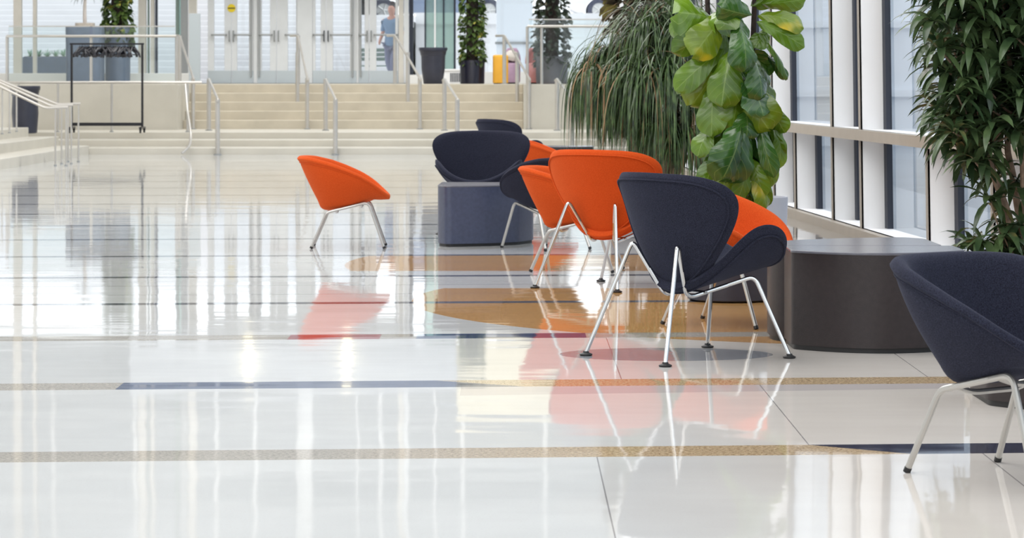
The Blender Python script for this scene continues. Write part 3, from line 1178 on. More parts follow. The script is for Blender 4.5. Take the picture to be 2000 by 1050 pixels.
front = bow(-.385, .385, -.03, -.30) + [(.385, .26), (-.385, .26)]
drum_table('large bow-fronted dark table in front of the window wall', (1.645, 12.76, 0), rounded(bow(-.39, .39, -.1, -.32, 16) + [(.39, .245), (-.39, .245)], .02, 3))
drum_table('second half of the large dark table, behind the bowed half', (1.66, 13.45, 0), rounded([(-.41, -.43), (.33, -.43), (.33, .15), (.24, .27), (-.08, .17), (-.33, .0), (-.46, -.16), (-.46, -.34)], .05, 4))
drum_table('small blue-grey drum table in front of the blue-black lounge chair', (-.2, 20.98, 0),
           rounded([(-.275, -.50), (.02, -.40), (.24, -.235), (.36, .05), (.36, .24), (-.33, .30), (-.345, -.36)], .045, 4), body='tbodyb')
drum_table('dark table mostly hidden behind the navy armchair at the right edge', (2.12, 10.55, 0), rounded(bow(-.36, .36, -.1, -.35, 16) + [(.36, .3), (-.36, .3)], .03, 3))
drum_table('distant low table beyond the orange chairs, by the grassy plant', (.66, 33.2, 0), rounded(bow(-.26, .30, -.1, -.3, 16) + [(.30, .3), (-.26, .3)], .03, 3))


# ------------------------------------------------------------------ pots
def pot(name, label, loc, r0, r1, h, m, rim=.0, sq=2.0, soil='soil', cat='planter', group=None, seg=44):
    t = thing(name, label, cat, loc, 0, group)
    add_pot(t, r0, r1, h, m, rim, sq, soil, seg)
    return t


def add_pot(t, r0, r1, h, m, rim=0.0, sq=2.0, soil='soil', seg=44):
    b = MB()
    prof = [(r0 * .9, 0), (r0, .012)]
    if rim:
        prof += [(r0 + (r1 - r0) * .45, h * .42), (r1 * .84, h * .76), (r1 * .86, h * .79), (r1 * .895, h * .80), (r1 * .895, h * .85), (r1 * .925, h * .86), (r1 * .93, h * .90), (r1 * .99, h * .915),
                 (r1 * 1.0, h * .97), (r1, h * .99), (r1 * .985, h), (r1 * .93, h), (r1 * .90, h * .97), (r1 * .88, h * .88)]
    else:
        prof += [(r1, h - .012), (r1 * .99, h), (r1 * .93, h), (r1 * .92, h - .03), (r1 * .9, h - .08)]
    b.lathe(prof, 0, 0, 0, seg, sq)
    b.build('pot', M[m], t, sharp=50)
    b = MB(); b.lathe([(r1 * .905, h - .09), (r1 * .905, h - .07), (r1 * .5, h - .055), (.01, h - .05)], 0, 0, 0, seg, sq)
    b.build('soil', M[soil], t)


pot('planter', 'pale grey round planter between the fig tree and the white window wall', (1.49, 17.2, 0), .175, .195, .50, 'potlight', soil='gravel')


# ------------------------------------------------------------------ leaves
def leaf(mb, p0, d0, L, w, droop, n=5, face_=None, shape='lance', fold=.15, mi=0, roll=0.0):
    """one blade: starts at p0 along d0, bends down by droop"""
    d = Vector(d0).normalized()
    p = Vector(p0)
    up = Vector(face_) if face_ else Vector((0, 0, 1))
    side = d.cross(up)
    if side.length < 1e-4: side = d.orthogonal()
    side.normalize()
    if roll: side.rotate(Matrix.Rotation(roll, 3, d))
    rows = []
    for i in range(n + 1):
        u = i / n
        if shape == 'lance': ww = w * (math.sin(PI * min(1, .06 + .94 * u)) ** .8) * (1 - .25 * u)
        elif shape == 'blade': ww = w * (1 - u ** 2.2) * min(1, .5 + 2 * u)
        else: ww = w * math.sin(PI * (.04 + .94 * u) ** .8) ** .75
        nrm = side.cross(d)
        if fold: rows.append([p - side * ww / 2 + nrm * fold * ww * .5, p.copy(), p + side * ww / 2 + nrm * fold * ww * .5])
        else: rows.append([p - side * ww / 2, p + side * ww / 2])
        p = p + d * (L / n)
        d = (d + Vector((0, 0, -1)) * droop / n).normalized()
        side = (side - d * side.dot(d)).normalized()
    mb.grid(rows, uv=False, mi=mi)


def fig_leaf(mb, a, b_, w, tilt=0.0, sag=.0, mi=0, seed=0, nrm=None):
    """fiddle shaped leaf from stalk a to tip b_, broadest beyond the middle, rippled"""
    R = random.Random(seed)
    a, b_ = Vector(a), Vector(b_)
    ax = b_ - a; L = ax.length; d = ax.normalized()
    toward = Vector(nrm) if nrm else Vector((R.uniform(-.6, .6), -1, R.uniform(.0, 1.1)))
    side = d.cross(toward)
    if side.length < 1e-3: side = d.orthogonal()
    side.normalize()
    if tilt: side.rotate(Matrix.Rotation(tilt, 3, d))
    nr = side.cross(d).normalized()
    if nr.dot(toward) < 0: nr = -nr
    N, Mx = 14, 9
    prof = [(0, .05), (.05, .22), (.15, .48), (.25, .58), (.35, .64), (.5, .84), (.62, .97), (.72, 1.0), (.82, .95), (.9, .78), (.96, .5), (1.0, .06)]
    ph = R.uniform(0, 6)
    R0 = R.uniform(-.3, -.06)
    rows = []
    for i in range(N + 1):
        u = i / N
        hw = interp(prof, u) * w / 2
        c = a + d * (L * u) + nr * (sag * 4 * u * (1 - u) * L) - nr * (.2 * L * u * u)
        row = []
        for j in range(Mx):
            v = j / (Mx - 1) * 2 - 1
            rip = .05 * w * math.sin(ph + u * 17 + v * 1.5) * abs(v) ** 1.5
            cup = R0 * w * abs(v) ** 1.6 + .03 * w * abs(v)
            row.append(c + side * (hw * v) + nr * (rip + cup))
        rows.append(row)
    mb.grid(rows, uv=True, mi=mi)


# fiddle leaf fig: pot, stems, big leathery leaves hanging in tiers
FX, FY = 1.2, 15.5
t = thing('fiddle_leaf_fig', 'tall potted tree with huge glossy round leaves in the middle of the plants', 'potted plant', (FX, FY, 0))
add_pot(t, .235, .25, .38, 'pot')
b = MB()
for dx, dy, tx, ty in ((0, 0, .05, 0), (-.07, .05, -.14, .06), (.06, .06, .16, .02)):
    b.tube([(dx, dy, .3), (dx * 1.2 + .01, dy, .9), (tx * .8, ty, 1.4), (tx, ty, 2.25)], .022, 8, r1=.012)
b.build('stem', M['barkd'], t)
fb = MB()
T = Vector((FX, FY, 0))
# (stalk x,y, tip x,y, width in photo pixels, depth offset of stalk, of tip, material)
FIG = [
    (1398, 40, 1345, 20, 96, -.05, -.2, 0), (1425, 5, 1395, 30, 92, -.1, -.22, 0), (1440, 20, 1440, 48, 70, -.1, -.22, 1),
    (1412, 28, 1368, 92, 74, -.12, -.25, 2), (1402, 48, 1332, 100, 50, -.05, -.1, 0), (1420, 60, 1386, 118, 82, -.02, -.14, 0),
    (1440, 45, 1462, 118, 66, -.2, -.3, 1), (1470, 30, 1422, 22, 60, -.2, -.3, 1), (1480, 30, 1562, 42, 46, -.1, -.12, 2),
    (1478, 42, 1564, 82, 42, -.12, -.14, 0), (1488, 8, 1570, 2, 50, -.02, 0, 0), (1470, 12, 1530, -20, 60, 0, .05, 0),
    (1484, 66, 1545, 135, 24, -.08, -.08, 0), (1500, 60, 1480, 82, 40, 0, -.1, 0), (1415, 95, 1330, 160, 54, -.08, -.15, 0),
    (1420, 95, 1368, 190, 78, .0, -.1, 2), (1430, 90, 1408, 186, 74, -.14, -.24, 0), (1470, 112, 1496, 176, 66, -.16, -.24, 1),
    (1500, 110, 1536, 152, 22, 0, .02, 1), (1440, 130, 1470, 180, 74, -.04, -.12, 1), (1455, 150, 1494, 208, 84, -.14, -.24, 1),
    (1452, 160, 1486, 238, 86, -.08, -.2, 2), (1480, 130, 1510, 215, 60, .04, -.02, 2), (1438, 165, 1436, 236, 66, -.05, -.14, 0),
    (1395, 160, 1388, 248, 62, -.04, -.14, 0), (1400, 180, 1376, 240, 50, .04, -.02, 0), (1455, 215, 1462, 258, 60, -.1, -.18, 1),
    (1448, 240, 1428, 332, 84, -.16, -.3, 1), (1455, 235, 1436, 330, 82, -.12, -.26, 1),
    (1482, 235, 1504, 330, 38, -.08, -.16, 1), (1505, 200, 1526, 252, 40, .0, -.04, 0), (1500, 240, 1518, 300, 36, .02, 0, 0),
    (1395, 240, 1362, 290, 50, 0, -.08, 0), (1405, 250, 1388, 310, 56, .02, -.06, 0), (1425, 300, 1412, 372, 50, .0, -.1, 2),
    (1455, 300, 1450, 386, 44, -.06, -.12, 0), (1470, 310, 1488, 374, 40, 0, -.06, 0), (1485, 320, 1492, 394, 36, .04, 0, 0),
    (1440, 320, 1426, 388, 50, .06, 0, 0), (1475, 330, 1470, 396, 40, .1, .04, 0), (1398, 292, 1384, 352, 46, -.02, -.1, 0), (1515, 240, 1528, 318, 38, .02, -.02, 0), (1470, 335, 1502, 394, 44, -.02, -.06, 2),
    (1408, 330, 1402, 388, 46, .02, -.04, 0), (1380, 120, 1340, 176, 60, .05, 0, 0), (1360, 20, 1322, 60, 60, .02, -.04, 0), (1385, 30, 1350, 66, 70, .1, .1, 1), (1425, 200, 1400, 292, 70, .02, -.05, 1), (1500, 290, 1510, 356, 36, .06, .04, 0),
]
for i, (ax_, ay_, bx_, by_, w_, d0, d1, mi) in enumerate(FIG):
    a = px(ax_, ay_, FY + d0); c = px(bx_, by_, FY + d1)
    c = a + (c - a) * 1.12
    fig_leaf(fb, a - T, c - T, w_ * FY / F * 1.0, tilt=random.uniform(-.7, .7), sag=random.uniform(.02, .1), mi=mi, seed=i)
# more leaves round the sides and back of the crown, and above
R = random.Random(5)
for i in range(70):
    z = R.uniform(.72, 2.25)
    a = R.uniform(0, 2 * PI)
    rad = .07
    p = Vector((.02 + rad * math.cos(a), .03 + rad * math.sin(a), z))
    reach = .22 if z > 1.1 else .14
    if math.sin(a) < -.2 and z < 1.75: continue
    q = p + Vector((math.cos(a) * R.uniform(.5, 1) * reach, math.sin(a) * R.uniform(.6, 1) * reach, R.uniform(-.3, -.1) if z < 1.75 else R.uniform(-.1, .2)))
    fig_leaf(fb, p, q, R.uniform(.16, .24), tilt=R.uniform(-.4, .4), sag=.06, mi=R.choice((0, 1, 1)), seed=i + 100, nrm=(math.cos(a), math.sin(a), .5))
fb.build('foliage', [M['fig'], M['figd'], M['figy']], t, sharp=180)

# ponytail palm like plant: fountains of narrow hanging blades
PX, PY = 1.18, 21.6
t = thing('ponytail_palm', 'tall bushy plant of narrow drooping grass-like blades behind the orange chairs', 'potted plant', (PX, PY, 0))
add_pot(t, .20, .25, .42, 'pot')
b = MB()
heads = []
P0 = Vector((PX, PY, 0))
for hx, hy, dd in ((1158, 150, -.1), (1168, 128, .2), (1188, 118, .15), (1205, 140, -.2), (1200, 190, .0), (1230, 215, -.1), (1268, 230, .1), (1228, 98, .1), (1262, 60, -.1), (1300, 45, .1), (1338, 70, -.15), (1250, 150, -.3), (1300, 150, -.35),
                   (1345, 160, -.25), (1370, 190, .0), (1290, 250, -.3), (1340, 270, -.3), (1365, 270, -.1), (1280, 190, .2), (1230, 175, .15), (1320, 20, .15)):
    p = px(hx, hy, PY + dd) - P0
    heads.append(p)
    b.tube([(p.x * .15, p.y * .2, .36), (p.x * .5, p.y * .5, .36 + (p.z - .36) * .5), tuple(p)], .018, 6, .1, r1=.009)
b.build('stem', M['bark'], t)
fb = MB()
R = random.Random(11)
for hi, p in enumerate(heads):
    for k in range(190):
        a = R.uniform(0, 2 * PI)
        el = R.uniform(.25, 1.35) if p.x > -.3 else R.uniform(.85, 1.45)
        d = Vector((math.cos(a) * math.cos(el), math.sin(a) * math.cos(el), math.sin(el)))
        L = R.uniform(.5, 1.05) * (1.0 if p.z > 1.15 else .6)
        if p.x < -.3: L *= .85
        leaf(fb, p + Vector((R.uniform(-.02, .02), R.uniform(-.02, .02), R.uniform(-.05, .02))), d, L, R.uniform(.008, .016), R.uniform(3.6, 8.5) + (3.5 if p.x < -.3 else 0), n=11, shape='blade', fold=0,
             mi=1 if R.random() < (.085 if p.x < -.15 else .045) else 0, roll=R.uniform(-.5, .5))
fb.build('foliage', [M['papy'], M['papyb']], t, sharp=180)

# dracaena at the right
DX, DY = 2.52, 13.65
t = thing('dracaena_tree', 'tall dark-leaved potted tree with bare pale canes at the right edge', 'potted plant', (DX, DY, 0))
add_pot(t, .22, .25, .36, 'pot')
D0 = Vector((DX, DY, 0))
ros = []
R = random.Random(3)


def left_edge(y):
    return interp([(-200, 1830), (-60, 1810), (0, 1800), (60, 1812), (130, 1815), (190, 1822), (240, 1826), (300, 1858), (330, 1900)], y)


for i in range(2000):
    y = R.uniform(-190, 318); x = R.uniform(1800, 2140)
    if x < left_edge(y) + 12 or (y > 262 and x > 1935): continue
    dd = R.uniform(-.42, .42)
    p = px(x, y, DY + dd) - D0
    if any((p - q).length < .115 for q in ros): continue
    ros.append(p)
low = [(1945, 352, .1), (1935, 395, -.1), (1918, 470, -.15), (1960, 462, -.2), (1990, 470, .1), (1900, 492, 0), (1945, 495, -.2), (1985, 500, -.2), (1965, 440, .1), (1995, 440, -.1), (1985, 355, 0)]
lowp = [px(x, y, DY + dd) - D0 for x, y, dd in low]
b = MB()
canes = [((-.10, -.02), [(1978, 440), (1940, 340), (1922, 272), (1900, 150)]), ((.02, .05), [(1992, 430), (1978, 340), (1965, 285), (1985, 190), (1960, 60)]),
         ((.06, -.06), [(2004, 430), (1998, 330), (1996, 230), (2040, 100)]), ((.1, .05), [(2030, 400), (2050, 250), (2060, 60)])]
tips = []
for (ox, oy), pl in canes:
    pts = [Vector((ox, oy, .28))] + [px(x, y, DY + oy) - D0 for x, y in pl]
    b.tube(pts, .021, 8, .12, r1=.012)
    tips += pts[2:]
# twigs from the canes out to the rosettes
for p in ros:
    q = min(tips, key=lambda s: (s - p).length + max(0, s.z - p.z) * 2)
    if R.random() < .6:
        b.tube([q, q.lerp(p, .5) + Vector((0, 0, -.03)), p], .007, 5, .06, r1=.005)
for p in lowp:
    b.tube([Vector((p.x * .5, p.y, .28)), p], .006, 5, r1=.004)
b.build('stem', M['bark'], t)
fb = MB()
for p in ros + lowp:
    for k in range(14):
        a = R.uniform(0, 2 * PI); el = R.uniform(-.35, 1.1)
        d = Vector((math.cos(a) * math.cos(el), math.sin(a) * math.cos(el), math.sin(el)))
        leaf(fb, p, d, R.uniform(.16, .25), R.uniform(.036, .05), R.uniform(1.0, 2.6), n=5, fold=.22, roll=R.uniform(-.4, .4))
fb.build('foliage', M['drac'], t, sharp=180)


# leafy totems
def totem(label, x0, x1, y_pot, Y, potm, leafm, r, z0, z1, n, size, seed, rpot=None, hang=.3, base=ZP, hp=None, fill=1.0, col='barkd'):
    c = (x0 + x1) / 2
    X = (c - 1000) * Y / F
    t = thing('leafy_totem', label, 'potted plant', (X, Y, base))
    rp = (x1 - x0) / 2 * Y / F if rpot is None else rpot
    hp = (CH - (y_pot - 160) * Y / F) - base if hp is None else hp
    add_pot(t, rp * .97, rp, hp, potm)
    pr0 = min(r * .55, .13) if base else .03
    b = MB(); b.lathe([(pr0, hp - .05), (pr0 * 1.05, (z0 + z1) / 2 - base), (pr0, z1 - base)], 0, 0, 0, 14)
    b.build('moss_pole', M[col], t)
    fb = MB(); R = random.Random(seed)
    for i in range(n):
        a = R.uniform(0, 2 * PI); z = R.uniform(z0, z1) - base
        rr = r * R.uniform(.62, 1.0)
        p = Vector((rr * math.cos(a), rr * math.sin(a), z))
        d = Vector((math.cos(a + R.uniform(-.9, .9)), math.sin(a + R.uniform(-.9, .9)), R.uniform(-.8, .5)))
        leaf(fb, p, d, size * R.uniform(.7, 1.25), size * R.uniform(.55, .8), R.uniform(.8, 2.0), n=3, shape='oval', fold=.2, roll=R.uniform(-.9, .9))
    fb.build('foliage', M[leafm], t, sharp=180)
    return t


totem('variegated ivy column in a black pot on the platform, right of the charcoal pot', 898, 947, 118, 54.6, 'potblack', 'ivy', .21, 1.55, 4.4, 900, .13, 21)
totem('dark ivy column in a tall grey pot behind the glass balustrade', 1046, 1110, 110, 55.4, 'potgrey', 'ivyd', .30, 1.55, 4.6, 900, .15, 22, rpot=.32)
totem('green ivy column in a slate-blue pot beside the coat rack', 204, 256, 52, 57.4, 'potblue', 'ivy', .24, 1.9, 3.75, 440, .17, 23, rpot=.26)
totem('brownish leafy column behind the drooping grass plant', 1195, 1275, 440, 26.0, 'pot', 'ivyb', .19, 1.66, 2.7, 330, .17, 24, rpot=.2, base=0.0, hp=.5)

# ------------------------------------------------------------------ handrails and balustrades
def handrail(label, posts, rail, group='steel handrails on the steps', r=.022, pr=.03):
    """posts: list of (x, y, z0, z1); rail: polyline"""
    x, y, z0, _ = posts[0]
    t = thing('handrail', label, 'handrail', (x, y, z0), 0, group)
    b = MB(); b.tube(rail, r, 10, .06); b.build('rail', M['rail'], t, world=True)
    for (px_, py_, a, c) in posts:
        b = MB(); b.tube([(px_, py_, a), (px_, py_, c)], pr, 10)
        p = b.build('post', M['rail'], t, world=True)
        b = MB(); b.lathe([(pr * 1.6, 0), (pr * 1.6, .012), (pr * 1.1, .018)], px_, py_, a, 14)
        b.build('base_flange', M['alud'], p).location = -Vector(t.location)
    return t


RH = .92
up = [(586, 'second'), (797, 'third'), (1012, 'rightmost')]
for (xt, xm, xb), nm in (((352, 362, 377), 'upper handrail beside the left end of the entrance stairs'),
                         ((583, 583, 600), 'upper stair handrail in front of the second pair of doors'),
                         ((772, 797, 820), 'upper stair handrail left of the charcoal pot'),
                         ((985, 1010, 1033), 'upper stair handrail at the right end of the stairs, by the yellow stool')):
    top = px(xt - 10, 66, 53.9); Pt = px(xt, 160, 53.6); Pm = px(xm, 200, 52.7); Pb = px(xb, 252, 51.6)
    posts = [(Pt.x, 53.5, ZP, ZP + RH), (Pb.x, 51.6, ZL, ZL + RH + .02)]
    if xm != xt and xm > 500: posts.append((Pm.x, 52.6, ZL + .33, ZL + .33 + RH + .17))
    if xm == 583: posts.append((px(583, 0, 52.6).x - .02, 52.6, ZL + .33, ZL + .33 + RH + .17))
    handrail(nm, posts, [(Pt.x - .16, 53.7, ZP + RH), (Pt.x, 53.5, ZP + RH), (Pb.x, 51.6, ZL + RH + .02), (Pb.x + .02, 51.5, ZL + RH - .03)], pr=.038)
for (xt, xb), nm in (((408, 425), 'lower handrail at the left end of the hall steps'), ((636, 655), 'lower handrail left of centre on the hall steps'),
                     ((868, 893), 'lower handrail behind the blue-black lounge chair'), ((1088, 1117), 'lower handrail at the right, beside the grassy plant')):
    a = px(xt, 255, 50.2); c = px(xb, 300, 46.5)
    handrail(nm, [(a.x, 50.2, ZL, ZL + RH), (c.x, 46.5, 0, RH)],
             [(a.x - .03, 50.3, ZL + RH - .03), (a.x, 50.2, ZL + RH), (c.x, 46.5, RH), (c.x + .01, 46.42, RH - .03)], pr=.04)
# long rail along the edge of the landing, left
xs = [px(p, 0, 48.75).x for p in (36, 113, 218, 366)]
handrail('long level handrail along the left landing edge, in front of the coat rack', [(x, 48.75, ZL, 1.18) for x in xs[:3]] + [(xs[3], 48.75, ZL, 1.18)],
         [(xs[0] - .2, 48.75, 1.19), (xs[3] + .25, 48.75, 1.19)], r=.024, pr=.022)
# curved end post of that rail, sweeping to the floor
t = thing('handrail', 'bent steel rail end curving down to the floor left of the stairs', 'handrail', (px(360, 0, 46.4).x, 46.4, 0), 0, 'steel handrails on the steps')
e = [px(362, 165, 48.3), px(366, 215, 47.6), px(373, 262, 46.6), px(371, 285, 46.4), px(355, 302, 46.3)]
e[-1].z = .03
b = MB(); b.tube(e, .022, 10, .12); b.build('rail', M['rail'], t, world=True)
# three parallel handrails on the side steps
for i, (xa, ya, xm, ym, xe, Y, lb) in enumerate(((-30, 155, 88, 211, 133, 40.4, 'nearest of the three parallel handrails on the left side steps'),
                                                 (-15, 155, 100, 207, 143, 41.3, 'middle of the three parallel handrails on the left side steps'),
                                                 (0, 157, 113, 204, 157, 42.4, 'farthest of the three parallel handrails on the left side steps'))):
    A, Bm, E = px(xa, ya, Y), px(xm, ym, Y), px(xe, ym - 2, Y)
    ph = px(xm + 20, 0, Y).x
    handrail(lb, [(ph, Y, 0, Bm.z), (E.x - .03, Y, 0, E.z), (A.x + .25, Y, .45, A.z - .11)], [A, Bm, E], r=.02, pr=.013)


def balustrade(label, x0, x1, Y, z0, zr, zg, posts):
    t = thing('glass_balustrade', label, 'balustrade', (x0, Y, z0))
    b = MB(); b.tube([(x0, Y - .06, zr), (x1, Y - .06, zr)], .024, 10); b.build('rail', M['rail'], t, world=True)
    n = len(posts) - 1
    for i in range(n):
        b = MB(); b.box(posts[i] + .03, posts[i + 1] - .03, Y - .008, Y + .008, z0 + .05, zg)
        p = b.build('glass_panel', M['glassr'], t, smooth=False, world=True)
        b = MB(); b.box(posts[i] + .03, posts[i + 1] - .03, Y - .012, Y + .012, zg, zg + .02)
        b.build('top_edge', M['rail'], p, smooth=False).location = -Vector(t.location)
    for x in posts:
        b = MB(); b.tube([(x, Y, z0), (x, Y, zr + .0)], .028, 8); b.build('post', M['rail'], t, world=True)
    return t


pl = [px(p, 0, 51.15).x for p in (14, 178, 345)]
balustrade('glass balustrade along the left terrace above the coat rack', pl[0], pl[-1], 51.15, ZP, 2.03, 2.2, pl)
pr_ = [px(p, 0, 51.8).x for p in (1030, 1058, 1215)]
balustrade('glass balustrade on the right of the platform in front of the dark ivy column', pr_[0], pr_[-1], 51.8, ZP, 2.22, 2.34, pr_)

# ------------------------------------------------------------------ rolling coat rack with hangers
RX0, RX1, RY = px(140, 0, 47.9).x, px(278, 0, 47.9).x, 47.9
t = thing('coat_rack', 'black rolling coat rack on the left landing', 'coat rack', ((RX0 + RX1) / 2, RY, ZL))
zt = CH - (84 - 160) * RY / F
hw = (RX1 - RX0) / 2
for s in (-1, 1):
    b = MB(); b.box(s * hw - .018, s * hw + .018, -.018, .018, .09, zt - ZL); b.build('upright', M['black'], t, smooth=False)
    b = MB(); b.box(s * hw - .022, s * hw + .022, -.28, .28, .075, .105); b.build('foot_bar', M['black'], t, smooth=False)
    for yy in (-.25, .25):
        b = MB(); b.tube([(s * hw - .014, yy, .034), (s * hw + .014, yy, .034)], .034, 16)
        b.box(s * hw - .02, s * hw + .02, yy - .012, yy + .012, .04, .085)
        b.build('caster', M['pad'], t)
b = MB(); b.box(-hw - .03, hw + .03, -.016, .016, zt - ZL - .03, zt - ZL); b.build('hanging_rail', M['black'], t, smooth=False)
b = MB(); b.box(-hw, hw, -.02, .02, .12, .175); b.build('base_bar', M['black'], t, smooth=False)
hz = zt - .03
hgm = MB()
hgm.tube([(0, 0, -.05), (0, 0, -.03), (0, -.018, -.004), (0, 0, .012), (0, .018, .002)], .0045, 6, .012)
hgm.tube([(0, -.22, -.225), (0, -.19, -.165), (0, 0, -.048), (0, .19, -.165), (0, .22, -.225)], .016, 8, .05)
hgm.tube([(0, -.19, -.187), (0, .19, -.187)], .010, 6)
h0 = None
N_H = 34
R = random.Random(9)
for i in range(N_H):
    x = (RX0 + RX1) / 2 - hw + .14 + (2 * hw - .28) * i / (N_H - 1)
    if h0 is None:
        h0 = hgm.build('coat_hanger', M['hanger']); o = h0
    else:
        o = h0.copy(); COL.objects.link(o)
    o.location = (x + R.uniform(-.008, .008), RY, hz + .02)
    o.rotation_euler = (R.uniform(-.05, .05), 0, R.choice((-1, 1)) * R.uniform(.1, .95))
    tag(o, 'black coat hanger hanging in the row on the rolling rack', 'coat hanger', 'black hangers on the coat rack')

# ------------------------------------------------------------------ planters and seats on the landing and the platform
t = pot('planter', 'dark tapered pot on the landing behind the left handrails', (px(49, 0, 47.5).x, 47.5, ZL), .20, .255, .80, 'pot', rim=1)
t = pot('planter', 'large rimmed charcoal pot on the platform right of the doors', (px(846, 0, 54.0).x, 54.0, ZP), .185, .275, .70, 'pot', rim=1)
# square planter with a pale-trunked plant
Yq = 56.4
t = thing('potted_palm', 'tall square slate planter holding a bare pale-trunked plant, behind the coat rack', 'potted plant', (px(166, 0, Yq).x, Yq, ZP))
add_pot(t, .345, .36, 1.14, 'potblue', 0, 6.0, 'gravel')
b = MB(); b.lathe([(.17, 1.06), (.185, 1.07), (.185, 1.22), (.16, 1.22), (.15, 1.19)], 0, 0, 0, 24, 5); b.build('inner_pot', M['gravel'], t, sharp=40)
b = MB(); b.tube([(0, 0, 1.15), (-.01, 0, 1.5), (.02, 0, 1.9)], .04, 10, .2, r1=.03); b.build('stem', M['barkw'], t)
fb = MB(); R = random.Random(31)
for i in range(46):
    a = R.uniform(0, 2 * PI); el = R.uniform(-.1, 1.3)
    leaf(fb, (.02, 0, 1.85), (math.cos(a) * math.cos(el), math.sin(a) * math.cos(el), math.sin(el)), R.uniform(.4, .7), .03, 2.0, n=6, shape='blade', fold=0)
fb.build('foliage', M['ivyd'], t, sharp=180)
t = pot('planter', 'plain slate-blue square planter between the pale-trunked plant and the ivy column', (px(198, 0, 57.0).x, 57.0, ZP), .06, .065, 1.1, 'potblue', sq=5)
# low outdoor trough with pale spiky plants, seen through the left window
t = thing('trough_planter', 'low blue trough of pale spiky plants outside the left window', 'potted plant', (px(92, 0, 60.6).x, 60.6, 1.12))
b = MB(); b.box(-.5, .5, -.2, .2, 0, .62); b.build('trough', M['potblue'], t, smooth=False, bevel=.02)
b = MB(); b.box(-.46, .46, -.16, .16, .6, .63); b.build('soil', M['soil'], t, smooth=False)
fb = MB()
for k in range(5):
    for i in range(22):
        a = R.uniform(0, 2 * PI); el = R.uniform(.3, 1.3)
        leaf(fb, (-.36 + .18 * k, R.uniform(-.05, .05), .62), (math.cos(a) * math.cos(el), math.sin(a) * math.cos(el), math.sin(el)), R.uniform(.15, .24), .03, .3, n=3, shape='blade', fold=.1)
fb.build('foliage', M['agave'], t, sharp=180)

# yellow stool, rose and mauve seats
Yy = 54.4
t = thing('round_stool', 'tall yellow cylinder stool on the platform', 'stool', (px(977.5, 0, Yy).x, Yy, ZP))
b = MB(); b.lathe([(.145, .02), (.15, .03), (.15, .52), (.147, .545), (.13, .56), (.02, .563)], 0, 0, 0, 36); b.build('body', M['yellow'], t, sharp=50)
b = MB(); b.lathe([(.13, 0), (.13, .02)], 0, 0, 0, 24); b.build('base', M['pad'], t)
for pxx, Y, mm, lb, sc in ((1043, 55.9, 'pink', 'rose-coloured lounge seat behind the glass balustrade', 1.0), (1000, 55.8, 'mauve', 'mauve lounge seat behind the yellow stool', .95)):
    t = thing('easy_chair', lb, 'chair', (px(pxx, 0, Y).x, Y, ZP), 0, 'soft seats on the platform')
    b = MB(); b.lathe([(.15, .03), (.16, .05), (.165, .36), (.155, .40), (.12, .415), (.02, .42)], 0, 0, 0, 28); b.build('seat', M[mm], t, sharp=50)
    b = MB()
    rows = []
    for kz in range(7):
        z = .40 + .30 * kz / 6; rr = .15 * (1 - (.55 * (kz / 6) ** 3))
        rows.append([(rr * math.cos(aa), .02 + rr * math.sin(aa), z) for aa in [PI * (.02 + .96 * q / 14) for q in range(15)]])
    b.grid(rows); b.build('backrest', M[mm], t, solid=.05)
    b = MB(); b.lathe([(.13, 0), (.13, .03)], 0, 0, 0, 20); b.build('base', M['pad'], t)
o = MB()
o.lathe([(.02, -.10), (.09, -.085), (.125, -.03), (.13, 0), (.125, .03), (.09, .085), (.02, .10)], 0, 0, 0, 24, 3)
o = o.build('cushion', M['cushion'])
o.location = (px(1000, 0, 55.8).x, 55.78, ZP + .56); o.rotation_euler = (.2, .3, 0)
tag(o, 'small white cushion leaning on the mauve seat', 'cushion')
# low white bench-like heater box with a grille
t = thing('radiator_box', 'low white heater box with a dark grille under the green glass', 'heater', (px(868, 0, 56.8).x, 56.8, ZP))
b = MB(); b.box(-.25, .34, -.15, .15, 0, .26); b.build('cabinet', M['white'], t, smooth=False, bevel=.01)
b = MB(); b.box(-.27, .36, -.17, .17, .26, .30); b.build('top', M['white'], t, smooth=False, bevel=.008)
b = MB()
for i in range(6): b.box(.12 + .035 * i, .14 + .035 * i, -.158, -.148, .04, .22)
b.build('grille', M['gasket'], t, smooth=False)

# slatted street bench seen through the right hand door
t = thing('street_bench', 'dark green slatted bench outside the rightmost door', 'bench', (px(736, 0, 62.5).x, 62.5, 1.12))
for i in range(4):
    b = MB(); b.box(-.5, .5, -.2 + .11 * i, -.11 + .11 * i, .42, .45); b.build('slat', M['mul_green'], t, smooth=False)
for i in range(3):
    b = MB(); b.box(-.5, .5, .24, .27, .55 + .1 * i, .63 + .1 * i); b.build('slat', M['mul_green'], t, smooth=False)
for s in (-1, 1):
    b = MB(); b.box(s * .44 - .03, s * .44 + .03, -.2, -.15, 0, .42); b.build('leg', M['black'], t, smooth=False)
    b = MB(); b.box(s * .44 - .03, s * .44 + .03, .19, .24, 0, .84); b.build('leg', M['black'], t, smooth=False)


